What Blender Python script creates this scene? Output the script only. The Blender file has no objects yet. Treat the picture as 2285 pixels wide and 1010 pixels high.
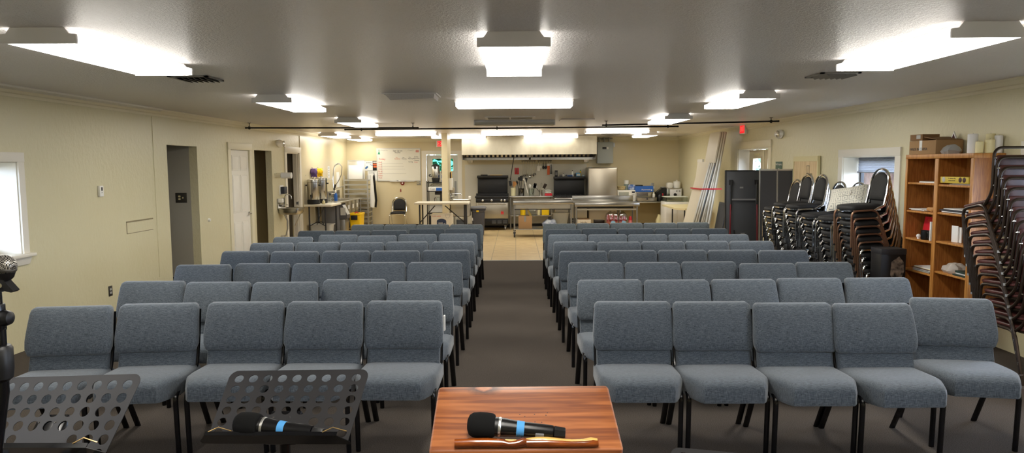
import bpy, bmesh, math, random
from mathutils import Vector as V, Matrix as M, Euler
random.seed(11)
PI = math.pi
COL = bpy.context.scene.collection
R = math.radians

# ------------------------------------------------------------------ colour and materials
def lin(h):
    h = h.lstrip('#')
    o = []
    for i in (0, 2, 4):
        c = int(h[i:i+2], 16) / 255
        o.append(c / 12.92 if c <= .04045 else ((c + .055) / 1.055) ** 2.4)
    return tuple(o) + (1,)

def nodes(name):
    m = bpy.data.materials.new(name); m.use_nodes = True
    nt = m.node_tree
    return m, nt, nt.nodes['Principled BSDF']

def noise_node(nt, scale, detail=3, stretch=(1, 1, 1), rough=.55):
    tc = nt.nodes.new('ShaderNodeTexCoord'); mp = nt.nodes.new('ShaderNodeMapping')
    mp.inputs['Scale'].default_value = stretch
    nz = nt.nodes.new('ShaderNodeTexNoise')
    nz.inputs['Scale'].default_value = scale; nz.inputs['Detail'].default_value = detail
    nz.inputs['Roughness'].default_value = rough
    nt.links.new(tc.outputs['Object'], mp.inputs['Vector']); nt.links.new(mp.outputs[0], nz.inputs['Vector'])
    return nz.outputs['Fac']

def ramp(nt, fac, stops):
    r = nt.nodes.new('ShaderNodeValToRGB')
    e = r.color_ramp.elements
    while len(e) < len(stops): e.new(.5)
    for k, (p, c) in enumerate(stops): e[k].position = p; e[k].color = lin(c)
    nt.links.new(fac, r.inputs[0])
    return r.outputs[0]

def bump(nt, b, fac, strength, dist):
    bp = nt.nodes.new('ShaderNodeBump'); bp.inputs['Strength'].default_value = strength
    bp.inputs['Distance'].default_value = dist
    nt.links.new(fac, bp.inputs['Height']); nt.links.new(bp.outputs[0], b.inputs['Normal'])

def mat(name, col, rough=.5, metal=0., bmp=None, col2=None, ns=(8, 3, (1, 1, 1)), pos=(.35, .65), coat=0., spec=.5, emit=0.):
    m, nt, b = nodes(name)
    b.inputs['Base Color'].default_value = lin(col); b.inputs['Roughness'].default_value = rough
    b.inputs['Metallic'].default_value = metal; b.inputs['Coat Weight'].default_value = coat
    b.inputs['Specular IOR Level'].default_value = spec
    if col2:
        nt.links.new(ramp(nt, noise_node(nt, *ns), [(pos[0], col), (pos[1], col2)]), b.inputs['Base Color'])
    if bmp: bump(nt, b, noise_node(nt, *bmp[0]), bmp[1], bmp[2])
    if emit:
        b.inputs['Emission Color'].default_value = lin(col); b.inputs['Emission Strength'].default_value = emit
    return m

def fabric(name, dark, light, rough=.95):
    m, nt, b = nodes(name)
    a = noise_node(nt, 1, 2, (480, 480, 42)); c = noise_node(nt, 1, 1, (42, 480, 480))
    mx = nt.nodes.new('ShaderNodeMath'); mx.operation = 'ADD'
    nt.links.new(a, mx.inputs[0]); nt.links.new(c, mx.inputs[1])
    ml = nt.nodes.new('ShaderNodeMath'); ml.operation = 'MULTIPLY'; ml.inputs[1].default_value = .5
    nt.links.new(mx.outputs[0], ml.inputs[0])
    nt.links.new(ramp(nt, ml.outputs[0], [(.36, dark), (.64, light)]), b.inputs['Base Color'])
    b.inputs['Roughness'].default_value = rough; b.inputs['Specular IOR Level'].default_value = .15
    b.inputs['Sheen Weight'].default_value = .25; b.inputs['Sheen Roughness'].default_value = .5
    bump(nt, b, ml.outputs[0], .35, .002)
    return m

def wood(name, c1, c2, c3, axis='x', scale=1., rough=.4, coat=0., knot=None, weight=.16):
    """long grain along one axis: stretched rings plus fine streaks"""
    m, nt, b = nodes(name)
    st = {'x': (.35, 6, 6), 'y': (6, .35, 6), 'z': (6, 6, .35)}[axis]
    st = tuple(s * scale for s in st)
    n1 = noise_node(nt, 2.2, 2, st)
    wv = nt.nodes.new('ShaderNodeMath'); wv.operation = 'MULTIPLY'; wv.inputs[1].default_value = 34
    nt.links.new(n1, wv.inputs[0])
    sn = nt.nodes.new('ShaderNodeMath'); sn.operation = 'SINE'; nt.links.new(wv.outputs[0], sn.inputs[0])
    fine = noise_node(nt, 14, 3, st)
    mm = nt.nodes.new('ShaderNodeMath'); mm.operation = 'MULTIPLY_ADD'
    nt.links.new(sn.outputs[0], mm.inputs[0]); mm.inputs[1].default_value = weight; nt.links.new(fine, mm.inputs[2])
    col = ramp(nt, mm.outputs[0], [(.5-weight*1.25, c1), (.5, c2), (.5+weight*1.5, c3)])
    if knot:
        tc = nt.nodes.new('ShaderNodeTexCoord'); mp = nt.nodes.new('ShaderNodeMapping')
        mp.inputs['Location'].default_value = [-k * s for k, s in zip(knot, (26, 38, 0))]
        mp.inputs['Scale'].default_value = (26, 38, 0)
        ln = nt.nodes.new('ShaderNodeVectorMath'); ln.operation = 'LENGTH'
        nt.links.new(tc.outputs['Object'], mp.inputs['Vector']); nt.links.new(mp.outputs[0], ln.inputs[0])
        wob = nt.nodes.new('ShaderNodeMath'); wob.operation = 'MULTIPLY_ADD'
        nt.links.new(noise_node(nt, 60, 2), wob.inputs[0]); wob.inputs[1].default_value = .5
        nt.links.new(ln.outputs['Value'], wob.inputs[2])
        kc = ramp(nt, wob.outputs[0], [(.24, '2a140a'), (.34, 'a85f2e'), (.62, 'b06a36'), (.86, '8c4622'), (1., '54290f')])
        f = nt.nodes.new('ShaderNodeMapRange')
        f.inputs['From Min'].default_value = 1.05; f.inputs['From Max'].default_value = 2.0
        nt.links.new(wob.outputs[0], f.inputs['Value'])
        mix = nt.nodes.new('ShaderNodeMix'); mix.data_type = 'RGBA'
        nt.links.new(f.outputs[0], mix.inputs['Factor']); nt.links.new(kc, mix.inputs['A']); nt.links.new(col, mix.inputs['B'])
        col = mix.outputs['Result']
    nt.links.new(col, b.inputs['Base Color'])
    b.inputs['Roughness'].default_value = rough; b.inputs['Coat Weight'].default_value = coat
    b.inputs['Coat Roughness'].default_value = .25
    return m

def tile_mat(name, size):
    m, nt, b = nodes(name)
    tc = nt.nodes.new('ShaderNodeTexCoord')
    br = nt.nodes.new('ShaderNodeTexBrick')
    br.offset = 0; br.inputs['Scale'].default_value = 1
    br.inputs['Brick Width'].default_value = size; br.inputs['Row Height'].default_value = size
    br.inputs['Mortar Size'].default_value = .005; br.inputs['Mortar Smooth'].default_value = .1
    br.inputs['Mortar'].default_value = lin('8f7d5e')
    nt.links.new(tc.outputs['Object'], br.inputs['Vector'])
    c = ramp(nt, noise_node(nt, 3.4, 5, (1.2, 6, 1), .7), [(.3, 'b39565'), (.5, 'd3b988'), (.72, 'e6d4a8')])
    nt.links.new(c, br.inputs['Color1']); nt.links.new(c, br.inputs['Color2'])
    nt.links.new(br.outputs['Color'], b.inputs['Base Color'])
    b.inputs['Roughness'].default_value = .35
    return m

def glass_mat(name, tint='ffffff', gloss=.08):
    m = bpy.data.materials.new(name); m.use_nodes = True
    nt = m.node_tree; nt.nodes.clear()
    o = nt.nodes.new('ShaderNodeOutputMaterial'); mx = nt.nodes.new('ShaderNodeMixShader')
    t = nt.nodes.new('ShaderNodeBsdfTransparent'); g = nt.nodes.new('ShaderNodeBsdfGlossy')
    t.inputs[0].default_value = lin(tint); g.inputs['Roughness'].default_value = .03
    mx.inputs[0].default_value = gloss
    nt.links.new(t.outputs[0], mx.inputs[1]); nt.links.new(g.outputs[0], mx.inputs[2]); nt.links.new(mx.outputs[0], o.inputs[0])
    return m

def shade_mat():
    m = bpy.data.materials.new('grey_cellular_shade'); m.use_nodes = True
    nt = m.node_tree; nt.nodes.clear()
    o = nt.nodes.new('ShaderNodeOutputMaterial'); mx = nt.nodes.new('ShaderNodeMixShader')
    d = nt.nodes.new('ShaderNodeBsdfDiffuse'); t = nt.nodes.new('ShaderNodeBsdfTranslucent')
    d.inputs[0].default_value = lin('a8aaad'); t.inputs[0].default_value = lin('8f9296'); mx.inputs[0].default_value = .35
    nt.links.new(d.outputs[0], mx.inputs[1]); nt.links.new(t.outputs[0], mx.inputs[2]); nt.links.new(mx.outputs[0], o.inputs[0])
    return m
WALLBUMP = ((26, 4, (1, 1, .55), .6), .55, .012)
K = {
 'wall': mat('cream_wall_paint', 'd8d0ac', .3, bmp=WALLBUMP, spec=.45),
 'kwall': mat('kitchen_wall_paint', 'd8cba6', .3, bmp=((20, 2), .15, .004)),
 'ceil': mat('ceiling_texture_paint', 'efeae9', .28, bmp=((60, 4, (1, 1, 1), .65), 1., .02), spec=.5),
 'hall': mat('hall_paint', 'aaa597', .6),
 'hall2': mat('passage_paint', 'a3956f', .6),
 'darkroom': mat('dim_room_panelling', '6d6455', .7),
 'trim': mat('white_trim_paint', 'e9e4d6', .45),
 'cream_trim': mat('cream_trim_paint', 'e4dcbf', .4),
 'carpet': mat('charcoal_carpet', '39342f', .98, col2='655d56', ns=(220, 4, (1, 1, 1)), bmp=((300, 2), .6, .006), spec=.1),
 'tile': tile_mat('travertine_tile', .46),
 'base': mat('black_rubber_base', '17161a', .5),
 'blue': fabric('blue_grey_weave', '343a41', '646c74'),
 'char': fabric('charcoal_weave', '282e33', '495159'),
 'grey': fabric('grey_weave', '454b4e', '727a7d'),
 'frame': mat('black_hammered_metal', '0d0e12', .2, .25, spec=.6),
 'blackplastic': mat('black_plastic', '0f0f11', .42),
 'matteblack': mat('matte_black_metal', '2b2a2c', .55, .2),
 'foam': mat('black_foam', '1b1b1b', 1., bmp=((900, 2), .8, .001), spec=.1),
 'chrome': mat('chrome', 'd8d8d8', .12, 1.),
 'brownmetal': mat('bronze_brown_metal', '8a6a55', .3, .7),
 'darkbrown': mat('dark_brown_metal', '33281f', .3, .5),
 'vinyl': mat('black_vinyl', '141415', .7, bmp=((300, 2), .3, .002)),
 'burgundy': mat('burgundy_vinyl', '57302d', .38, col2='43231f', ns=(6, 2, (1, 1, 1))),
 'steel': mat('brushed_steel', 'b4b2ac', .25, 1.),
 'steel2': mat('satin_steel', 'b9b4a6', .38, 1.),
 'hood': mat('hood_steel', 'd9d2bd', .35, .75, col2='c4bba4', ns=(2.5, 3, (1, 1, .5))),
 'alum': mat('aluminium', 'cfcfcb', .35, .9),
 'gal': mat('galvanised', '9a9a98', .4, .8),
 'white': mat('white_plastic', 'eeece4', .4),
 'tabletop': mat('white_table_plastic', 'dfd8c4', .45),
 'tableedge': mat('grey_table_edge', '9c9078', .55),
 'paper': mat('white_paper', 'eeeeea', .8),
 'fixture': mat('white_enamel', 'f4f2f1', .4),
 'oak': wood('oak_veneer', '8f5724', 'a2662c', 'b07336', 'z', 2.4, .45),
 'oakedge': wood('oak_edge', 'a86d30', 'bd8240', 'c68d4b', 'z', 1.6, .4),
 'lectern': wood('stained_pine', '7a4122', '98572c', 'b06b3b', 'x', 1., .48, .06, weight=.2, knot=(-.128, .309, 0)),
 'stick': mat('varnished_stick', '5c2709', .18, col2='9c4d17', ns=(9, 3, (1, 5, 5)), coat=.8),
 'barewood': mat('pale_bare_wood', 'e2b45f', .3, coat=.6),
 'ply': wood('plywood', 'cdb083', 'd6bb8e', 'dfc79c', 'z', .8, .6),
 'card': mat('brown_cardboard', 'a5825a', .85),
 'cardd': mat('dark_cardboard', '866440', .85),
 'cream': mat('cream_board', 'd8cd9d', .6),
 'candle': mat('cream_wax', 'ece0ae', .5),
 'candlew': mat('white_wax', 'ecebea', .5),
 'red': mat('red_plastic', 'c81d2b', .4),
 'orange': mat('orange_print', 'dc6a35', .6),
 'yellow': mat('yellow_plastic', 'efc412', .4),
 'blueplastic': mat('blue_plastic', '1b5bb0', .4),
 'navy': mat('navy_print', '1f2f52', .5),
 'tape': mat('blue_painters_tape', '4f9fe0', .7),
 'purple': mat('purple_rubber', '6d5192', .5),
 'green': mat('green_sign', '3c5a48', .5),
 'teal': mat('green_marker', '2d9a6e', .6),
 'ink': mat('dark_ink', '34343a', .6),
 'redink': mat('red_ink', 'd84a3c', .6),
 'lightgrey': mat('light_grey_plastic', 'b7b7b2', .5),
 'grey_p': mat('grey_plastic', '6f6f70', .5),
 'dgrey': mat('dark_grey_plastic', '4d4d52', .5),
 'felt': mat('dark_grey_felt', '48494c', .95),
 'tabledark': mat('black_table_underside', '3b3d41', .5, bmp=((200, 2), .2, .002)),
 'maroon': mat('maroon_tube', '6b1820', .35, .3),
 'clear': glass_mat('clear_plastic', 'f2f6f4', .12),
 'glass': glass_mat('window_glass', 'f6fbff', .06),
 'shade': shade_mat(),
 'bronze': mat('dark_window_frame', '25282c', .5),
 'grille': mat('microphone_grille', '8d8d8d', .32, .9),
 'bark': mat('pine_bark', '33241d', .95, col2='5e483c', ns=(5, 5, (2, 2, .5)), bmp=((7, 5, (2, 2, .4)), 1., .08)),
 'leaf': mat('pale_foliage', '5c8263', .8, col2='22402a', ns=(7, 4, (1, 1, 1))),
 'ground': mat('outdoor_ground', '6e6757', .95, col2='564e3e', ns=(1.2, 4, (1, 1, 1))),
 'socket': mat('dark_steel_plate', '4a4742', .4, .4),
 'gold': mat('gold_wire', 'd9b87c', .3, .8),
}
def led(name, strength, col, base='f4f4f0'):
    m = bpy.data.materials.new(name); m.use_nodes = True
    b = m.node_tree.nodes['Principled BSDF']
    b.inputs['Base Color'].default_value = lin(base); b.inputs['Roughness'].default_value = .5
    b.inputs['Emission Color'].default_value = lin(col); b.inputs['Emission Strength'].default_value = strength
    return m
K['lens'] = led('lit_acrylic_lens', 12., 'fffaf0')
K['lensside'] = led('lit_acrylic_side', 3.4, 'fffaf0')
K['lensdim'] = led('lit_slim_lens', 6., 'fffaf0')
K['lensoff'] = mat('unlit_acrylic_lens', 'c9c7bd', .4)
K['exit'] = led('exit_sign_red', .5, 'ff1420', 'd01020')

# ------------------------------------------------------------------ mesh builder
class MB:
    def __init__(s): s.bm = bmesh.new(); s.mi = 0
    def _f(s, vs):
        try:
            f = s.bm.faces.new(vs); f.material_index = s.mi; return f
        except ValueError: return None
    def box(s, x0, x1, y0, y1, z0, z1, bev=0, seg=2, mtx=None):
        x0, x1 = min(x0, x1), max(x0, x1); y0, y1 = min(y0, y1), max(y0, y1); z0, z1 = min(z0, z1), max(z0, z1)
        co = [(x, y, z) for z in (z0, z1) for y in (y0, y1) for x in (x0, x1)]
        v = [s.bm.verts.new(mtx @ V(c) if mtx else c) for c in co]
        fs = [s._f([v[i] for i in q]) for q in ((0, 2, 3, 1), (4, 5, 7, 6), (0, 1, 5, 4), (2, 6, 7, 3), (0, 4, 6, 2), (1, 3, 7, 5))]
        if bev > 0:
            es = list({e for f in fs for e in f.edges})
            r = bmesh.ops.bevel(s.bm, geom=es, offset=bev, segments=seg, affect='EDGES', profile=.5)
            for f in r['faces']: f.material_index = s.mi
        return s
    def tube(s, pts, r, n=10, cap=True, flat=1.):
        pts = [V(p) for p in pts]
        rs = r if isinstance(r, (list, tuple)) else [r] * len(pts)
        t0 = (pts[1] - pts[0]).normalized()
        up = V((0, 0, 1)) if abs(t0.z) < .9 else V((1, 0, 0))
        a = t0.cross(up).normalized(); rings = []; pt = t0
        for i, p in enumerate(pts):
            if i == 0: t = t0
            elif i == len(pts) - 1: t = (pts[i] - pts[i-1]).normalized()
            else:
                t = ((pts[i+1] - p).normalized() + (p - pts[i-1]).normalized())
                t = t.normalized() if t.length > 1e-6 else pt
            q = pt.rotation_difference(t); a = (q @ a).normalized(); pt = t
            b = t.cross(a)
            rings.append([s.bm.verts.new(p + rs[i] * (math.cos(2*PI*k/n) * a + flat * math.sin(2*PI*k/n) * b)) for k in range(n)])
        for A, B in zip(rings, rings[1:]):
            for k in range(n): s._f([A[k], A[(k+1) % n], B[(k+1) % n], B[k]])
        if cap: s._f(rings[0][::-1]); s._f(rings[-1])
        return s
    def lathe(s, prof, c=(0, 0, 0), n=20, axis='z', mtx=None):
        rings = []
        for (r, h) in prof:
            ring = []
            for k in range(n if r > 1e-5 else 1):
                a = 2*PI*k/n; p = (r*math.cos(a), r*math.sin(a), h)
                if axis == 'x': p = (h, p[0], p[1])
                elif axis == 'y': p = (p[0], h, p[1])
                p = V(p) + V(c)
                ring.append(s.bm.verts.new(mtx @ p if mtx else p))
            rings.append(ring)
        for A, B in zip(rings, rings[1:]):
            for k in range(n):
                a = [A[k % len(A)], A[(k+1) % len(A)], B[(k+1) % len(B)], B[k % len(B)]]
                u = []
                for v in a:
                    if v not in u: u.append(v)
                if len(u) > 2: s._f(u)
        if len(rings[0]) > 1: s._f(rings[0][::-1])
        if len(rings[-1]) > 1: s._f(rings[-1])
        return s
    def prism(s, poly, a, b, plane='xy', mtx=None):
        """polygon extruded from a to b along the axis that is not in the plane"""
        def P(u, w, c):
            p = {'xy': (u, w, c), 'xz': (u, c, w), 'yz': (c, u, w)}[plane]
            return mtx @ V(p) if mtx else p
        A = [s.bm.verts.new(P(u, w, a)) for u, w in poly]; B = [s.bm.verts.new(P(u, w, b)) for u, w in poly]
        s._f(A[::-1]); s._f(B); n = len(poly)
        for k in range(n): s._f([A[k], A[(k+1) % n], B[(k+1) % n], B[k]])
        return s
    def slab(s, outline, layers, plane='xy', fn=None):
        """stack of inset copies of an outline: a cushion or a rounded plate"""
        n = len(outline); rings = []
        us = [o[0] for o in outline]; ws = [o[1] for o in outline]
        cu, cw = (min(us)+max(us))/2, (min(ws)+max(ws))/2; hu, hw = (max(us)-min(us))/2, (max(ws)-min(ws))/2
        layers = list(layers); big = min(hu, hw)*.93
        def more(l, q): return [l, (big*.62 if l[0] < big*.55 else big*.8, l[1]+(l[1]-q[1])*.25), (big, l[1]+(l[1]-q[1])*.32)]
        if len(layers) > 3 and layers[-1][0] > .02: layers = layers[:-1] + more(layers[-1], layers[-2])
        if len(layers) > 5 and layers[0][0] > .02: layers = more(layers[0], layers[1])[::-1] + layers[1:]
        for ins, h in layers:
            ring = []; su, sw = max(.04, 1-ins/hu), max(.04, 1-ins/hw)
            for a_, b_ in outline:
                ux, uy = cu+(a_-cu)*su, cw+(b_-cw)*sw
                p = {'xy': (ux, uy, h), 'xz': (ux, h, uy), 'yz': (h, ux, uy)}[plane]
                ring.append(s.bm.verts.new(fn(V(p)) if fn else p))
            rings.append(ring)
        for A, B in zip(rings, rings[1:]):
            for k in range(n): s._f([A[k], A[(k+1) % n], B[(k+1) % n], B[k]])
        s._f(rings[0][::-1]); s._f(rings[-1])
        return s
    def ball(s, c, r, sc=(1, 1, 1), n=14):
        pr = [(max(0, r*math.sin(PI*k/n)), -r*math.cos(PI*k/n)) for k in range(n+1)]
        pr[0] = (0, -r); pr[-1] = (0, r)
        return s.lathe(pr, (0, 0, 0), n+4, mtx=M.Translation(V(c)) @ M.Diagonal((*sc, 1)))
    def mesh(s, name, mats, ang=38):
        bmesh.ops.recalc_face_normals(s.bm, faces=s.bm.faces)
        me = bpy.data.meshes.new(name); s.bm.to_mesh(me); s.bm.free()
        for m in (mats if isinstance(mats, (list, tuple)) else [mats]): me.materials.append(K[m] if isinstance(m, str) else m)
        me.shade_smooth(); me.set_sharp_from_angle(angle=R(ang))
        return me

def rrect(x0, x1, y0, y1, r, n=4, step=None):
    o = []
    for cx, cy, a in ((x1-r, y1-r, 0), (x0+r, y1-r, 90), (x0+r, y0+r, 180), (x1-r, y0+r, 270)):
        for k in range(n+1):
            t = R(a + 90*k/n); o.append((cx + r*math.cos(t), cy + r*math.sin(t)))
    return dens(o, step) if step else o
def dens(o, step):
    out = []
    for i, p in enumerate(o):
        q = o[(i+1) % len(o)]; L = math.dist(p, q); k = max(1, round(L/step))
        out += [(p[0] + (q[0]-p[0])*j/k, p[1] + (q[1]-p[1])*j/k) for j in range(k)]
    return out
def fillet(pts, r, n=5):
    pts = [V(p) for p in pts]; out = [pts[0]]
    for i in range(1, len(pts)-1):
        a, b, c = pts[i-1], pts[i], pts[i+1]
        d1 = (a-b); d2 = (c-b); rr = min(r, d1.length*.49, d2.length*.49)
        p, q = b + d1.normalized()*rr, b + d2.normalized()*rr
        for k in range(n+1):
            t = k/n; out.append((1-t)**2*p + 2*t*(1-t)*b + t*t*q)
    return out + [pts[-1]]

# ------------------------------------------------------------------ objects
def tag(o, label=None, cat=None, group=None, kind=None):
    for k, v in (('label', label), ('category', cat), ('group', group), ('kind', kind)):
        if v: o[k] = v
    return o
def thing(name, label, cat, loc=(0, 0, 0), rotz=0, group=None, rot=None):
    o = bpy.data.objects.new(name, None); COL.objects.link(o); o.empty_display_size = .1
    o.location = loc; o.rotation_euler = rot or (0, 0, rotz)
    return tag(o, label, cat, group)
def part(name, mb, mats, parent, label=None, ang=38):
    """a part whose coordinates are local to its thing"""
    o = bpy.data.objects.new(name, mb.mesh(name, mats, ang)); COL.objects.link(o); o.parent = parent
    if label: o['label'] = label
    return o
def wpart(name, mb, mats, parent, label=None, ang=38):
    """a part given in room coordinates, under an unrotated thing"""
    p = parent; off = V((0, 0, 0))
    while p: off += p.location; p = p.parent
    for v in mb.bm.verts: v.co -= off
    return part(name, mb, mats, parent, label, ang)
def solo(name, mb, mats, label, cat, group=None, ang=38):
    """a thing that is one mesh, given in room coordinates; its origin goes to the centre of its base"""
    vs = [v.co for v in mb.bm.verts]
    c = V(((min(v.x for v in vs)+max(v.x for v in vs))/2, (min(v.y for v in vs)+max(v.y for v in vs))/2, min(v.z for v in vs)))
    for v in mb.bm.verts: v.co -= c
    o = bpy.data.objects.new(name, mb.mesh(name, mats, ang)); COL.objects.link(o); o.location = c
    return tag(o, label, cat, group)
def struct(name, mb, mats, parent=None, ang=30):
    o = bpy.data.objects.new(name, mb.mesh(name, mats, ang)); COL.objects.link(o)
    if parent: o.parent = parent
    else: o['kind'] = 'structure'
    return o
def dup(root, label=None, group=None):
    r = root.copy(); COL.objects.link(r)
    if label: r['label'] = label
    if group: r['group'] = group
    for ch in root.children:
        c = ch.copy(); COL.objects.link(c); c.parent = r
        for g in ch.children:
            d = g.copy(); COL.objects.link(d); d.parent = c
    return r
def lettering(text, size, m, loc, rot, parent, name='lettering', depth=.0006, sx=1., align='CENTER'):
    """flat letters as a mesh part, placed in the parent's own coordinates"""
    cu = bpy.data.curves.new(name, 'FONT'); cu.body = text; cu.size = size; cu.align_x = align; cu.align_y = 'CENTER'
    cu.extrude = depth; cu.resolution_u = 3
    tmp = bpy.data.objects.new(name, cu); COL.objects.link(tmp)
    dg = bpy.context.evaluated_depsgraph_get()
    me = bpy.data.meshes.new_from_object(tmp.evaluated_get(dg)); bpy.data.objects.remove(tmp); bpy.data.curves.remove(cu)
    me.materials.clear(); me.materials.append(K[m])
    me.transform(M.Diagonal((sx, 1, 1, 1)))
    o = bpy.data.objects.new(name, me); COL.objects.link(o); o.parent = parent
    o.location = loc; o.rotation_euler = rot
    return o
def scribble(parent, x0, x1, z, y, h, m, n=7, name='printed_line'):
    """a line of print too small to read: short bars of uneven length"""
    rg = random.Random(int(abs(x0*1000)+abs(z*777))); mb = MB(); x = x0
    while x < x1:
        w = (x1-x0)/n*rg.uniform(.35, .8); mb.box(x, min(x1, x+w), y-.0006, y, z-h*rg.uniform(.3, .5), z+h*.5); x += w+(x1-x0)/n*.25
    return part(name, mb, m, parent)
FRONT = (PI/2, 0, 0)            # letters that face the aisle end of the room
TO_LEFT = (PI/2, 0, -PI/2)      # letters that face away from the right wall
TO_RIGHT = (PI/2, 0, PI/2)
# ------------------------------------------------------------------ room
XL, XR, YB, YF, CZ = -4.755, 4.59, 19.62, -2.2, 2.526
TILE_Y = 12.76
struct('floor_carpet', MB().box(XL-.3, XR+.3, YF-.2, TILE_Y, -.06, 0), 'carpet')
struct('floor_tile', MB().box(XL-3, XR+.3, TILE_Y, YB+.2, -.06, 0), K['tile'])
tile = bpy.data.objects['floor_tile']
struct('trim_carpet_edge', MB().box(XL, XR, TILE_Y-.02, TILE_Y+.02, 0, .006, .002), 'gal')
struct('ceiling', MB().box(XL-3, XR+.3, YF-.2, YB+.2, CZ, CZ+.1), 'ceil')

def wall_boxes(mb, axis, t0, t1, a0, a1, z0, z1, ops):
    """a straight wall with rectangular openings (a, b, low, high)"""
    def bx(a, b, lo, hi):
        if b-a > 1e-4 and hi-lo > 1e-4:
            mb.box(t0, t1, a, b, lo, hi) if axis == 'x' else mb.box(a, b, t0, t1, lo, hi)
    cur = a0
    for (a, b, lo, hi) in sorted(ops):
        bx(cur, a, z0, z1); bx(a, b, z0, lo); bx(a, b, hi, z1); cur = b
    bx(cur, a1, z0, z1)
    return mb
mb = MB()
wall_boxes(mb, 'x', XL-.32, XL, YF, 9.52, 0, CZ, [(.5, 2.1, .935, 1.815), (5.0, 6.63, .935, 1.815)])
wall_boxes(mb, 'x', XL-.12, XL, 9.52, 15.4, 0, CZ, [(9.52, 10.42, 0, 2.062), (11.62, 12.45, 0, 2.045), (12.71, 13.61, 0, 2.06), (14.47, 15.32, 0, 2.05)])
struct('wall_left', mb, 'wall')
struct('wall_kitchen_left', MB().box(XL-.12, XL+.012, 15.4, YB, 0, CZ), 'kwall')
mb = MB()
wall_boxes(mb, 'x', XR, XR+.27, YF, YB, 0, CZ, [(.5, 2.1, .72, 1.84), (4.7, 6.24, .72, 1.84), (8.44, 9.79, .72, 1.842), (12.67, 14.4, 0, 2.055)])
struct('wall_right', mb, 'wall')
struct('wall_back', wall_boxes(MB(), 'y', YB, YB+.14, XL, XR, 0, CZ, [(-2.5, -1.62, 0, 2.06)]), 'kwall')
struct('wall_front', MB().box(XL, XR, YF-.14, YF, 0, CZ), 'wall')
# splash sheet between hood and cooking line
struct('wall_splash_panel', MB().box(-1.42, 2.0, YB-.012, YB, .1, 1.78), mat('pale_grey_splash_paint', 'd3cfbf', .45))
# passages behind the left wall
mb = MB().box(-7.2, XL-.12, 10.42, 10.54, 0, CZ).box(-7.2, XL-.32, 9.4, 9.52, 0, CZ).box(-7.3, -7.2, 9.4, 10.54, 0, CZ)
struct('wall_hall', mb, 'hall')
struct('floor_hall', MB().box(-7.3, XL-.3, 9.4, TILE_Y, -.06, 0), 'carpet')
mb = MB().box(-7.2, XL-.12, 15.5, 15.62, 0, CZ).box(-7.2, XL-.12, 13.95, 14.07, 0, CZ).box(-7.3, -7.2, 10.54, 15.62, 0, CZ)
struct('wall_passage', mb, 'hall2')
mb = MB().box(-7.0, XL-.16, 15.44, 15.5, 0, CZ).box(-7.0, XL-.16, 15.42, 15.44, 1.02, 1.05)
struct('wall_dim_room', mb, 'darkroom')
struct('wall_post', MB().box(-1.752, -1.612, 16.6, 17.42, 0, CZ), 'kwall')
# crown moulding (stepped; a deeper cap on the near stretch of the left wall)
CR = [(0, CZ), (0, CZ-.098), (.012, CZ-.098), (.016, CZ-.07), (.03, CZ-.06), (.045, CZ-.025), (.05, CZ-.022), (.05, CZ)]
struct('trim_crown_left', MB().prism([(XL+u, z) for u, z in CR], YF, YB, 'xz'), 'cream_trim')
struct('trim_crown_left_cap', MB().prism([(XL, CZ), (XL, CZ-.035), (XL+.05, CZ-.035), (XL+.085, CZ-.018), (XL+.085, CZ)], YF, 9.3, 'xz'), 'trim')
struct('trim_crown_right', MB().prism([(XR-u, z) for u, z in CR], YF, YB, 'xz'), 'cream_trim')
struct('trim_crown_back', MB().prism([(YB-u, z) for u, z in CR], XL, XR, 'yz'), 'cream_trim')
struct('baseboard_back', MB().box(-4.6, -2.65, YB-.012, YB, 0, .11).box(-1.5, XR, YB-.012, YB, 0, .11), 'base')
struct('baseboard_kitchen_left', MB().box(XL+.012, XL+.024, 15.5, YB, 0, .1), 'base')
struct('baseboard_hall', MB().box(-7, XL-.12, 10.408, 10.42, 0, .1), 'base')
# shallow line of a panel let into the left wall
mb = MB()
mb.box(XL, XL+.008, 8.44, 9.06, 1.085, 1.1).box(XL, XL+.004, 8.44, 9.06, .945, .952).box(XL, XL+.004, 8.44, 8.45, .945, 1.1)
struct('trim_wall_patch', mb, mat('weathered_caulk', '8b7f60', .8))
struct('trim_wall_corner', MB().box(XL, XL+.006, 9.16, 9.2, .3, 2.42), 'wall')

# ---- windows
def casing(mb, x, s, y0, y1, z0, z1, w, head, t=.02, ext=0.):
    """flat casing on a side wall: s = +1 stands proud towards +x"""
    xx = (x, x + s*t)
    mb.box(*xx, y0-w, y0, z0, z1).box(*xx, y1, y1+w, z0, z1)
    mb.box(x, x+s*(t+.006), y0-w-ext, y1+w+ext, z1, z1+head, .003)
    return mb
win = struct('window_1', casing(MB(), XL, 1, 5.0, 6.63, .935, 1.815, .08, .092), 'trim')
win['kind'] = 'structure'
struct('window_sill', MB().box(XL-.3, XL+.07, 4.88, 6.74, .905, .937, .008).prism([(XL, .905), (XL+.045, .905), (XL+.02, .83), (XL, .83)], 4.93, 6.7, 'xz'), 'trim', win)
struct('window_reveal', MB().box(XL-.32, XL-.001, 6.622, 6.63, .937, 1.815).box(XL-.32, XL-.001, 5.0, 5.008, .937, 1.815).box(XL-.32, XL-.001, 5.0, 6.63, 1.807, 1.815), 'trim', win)
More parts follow.
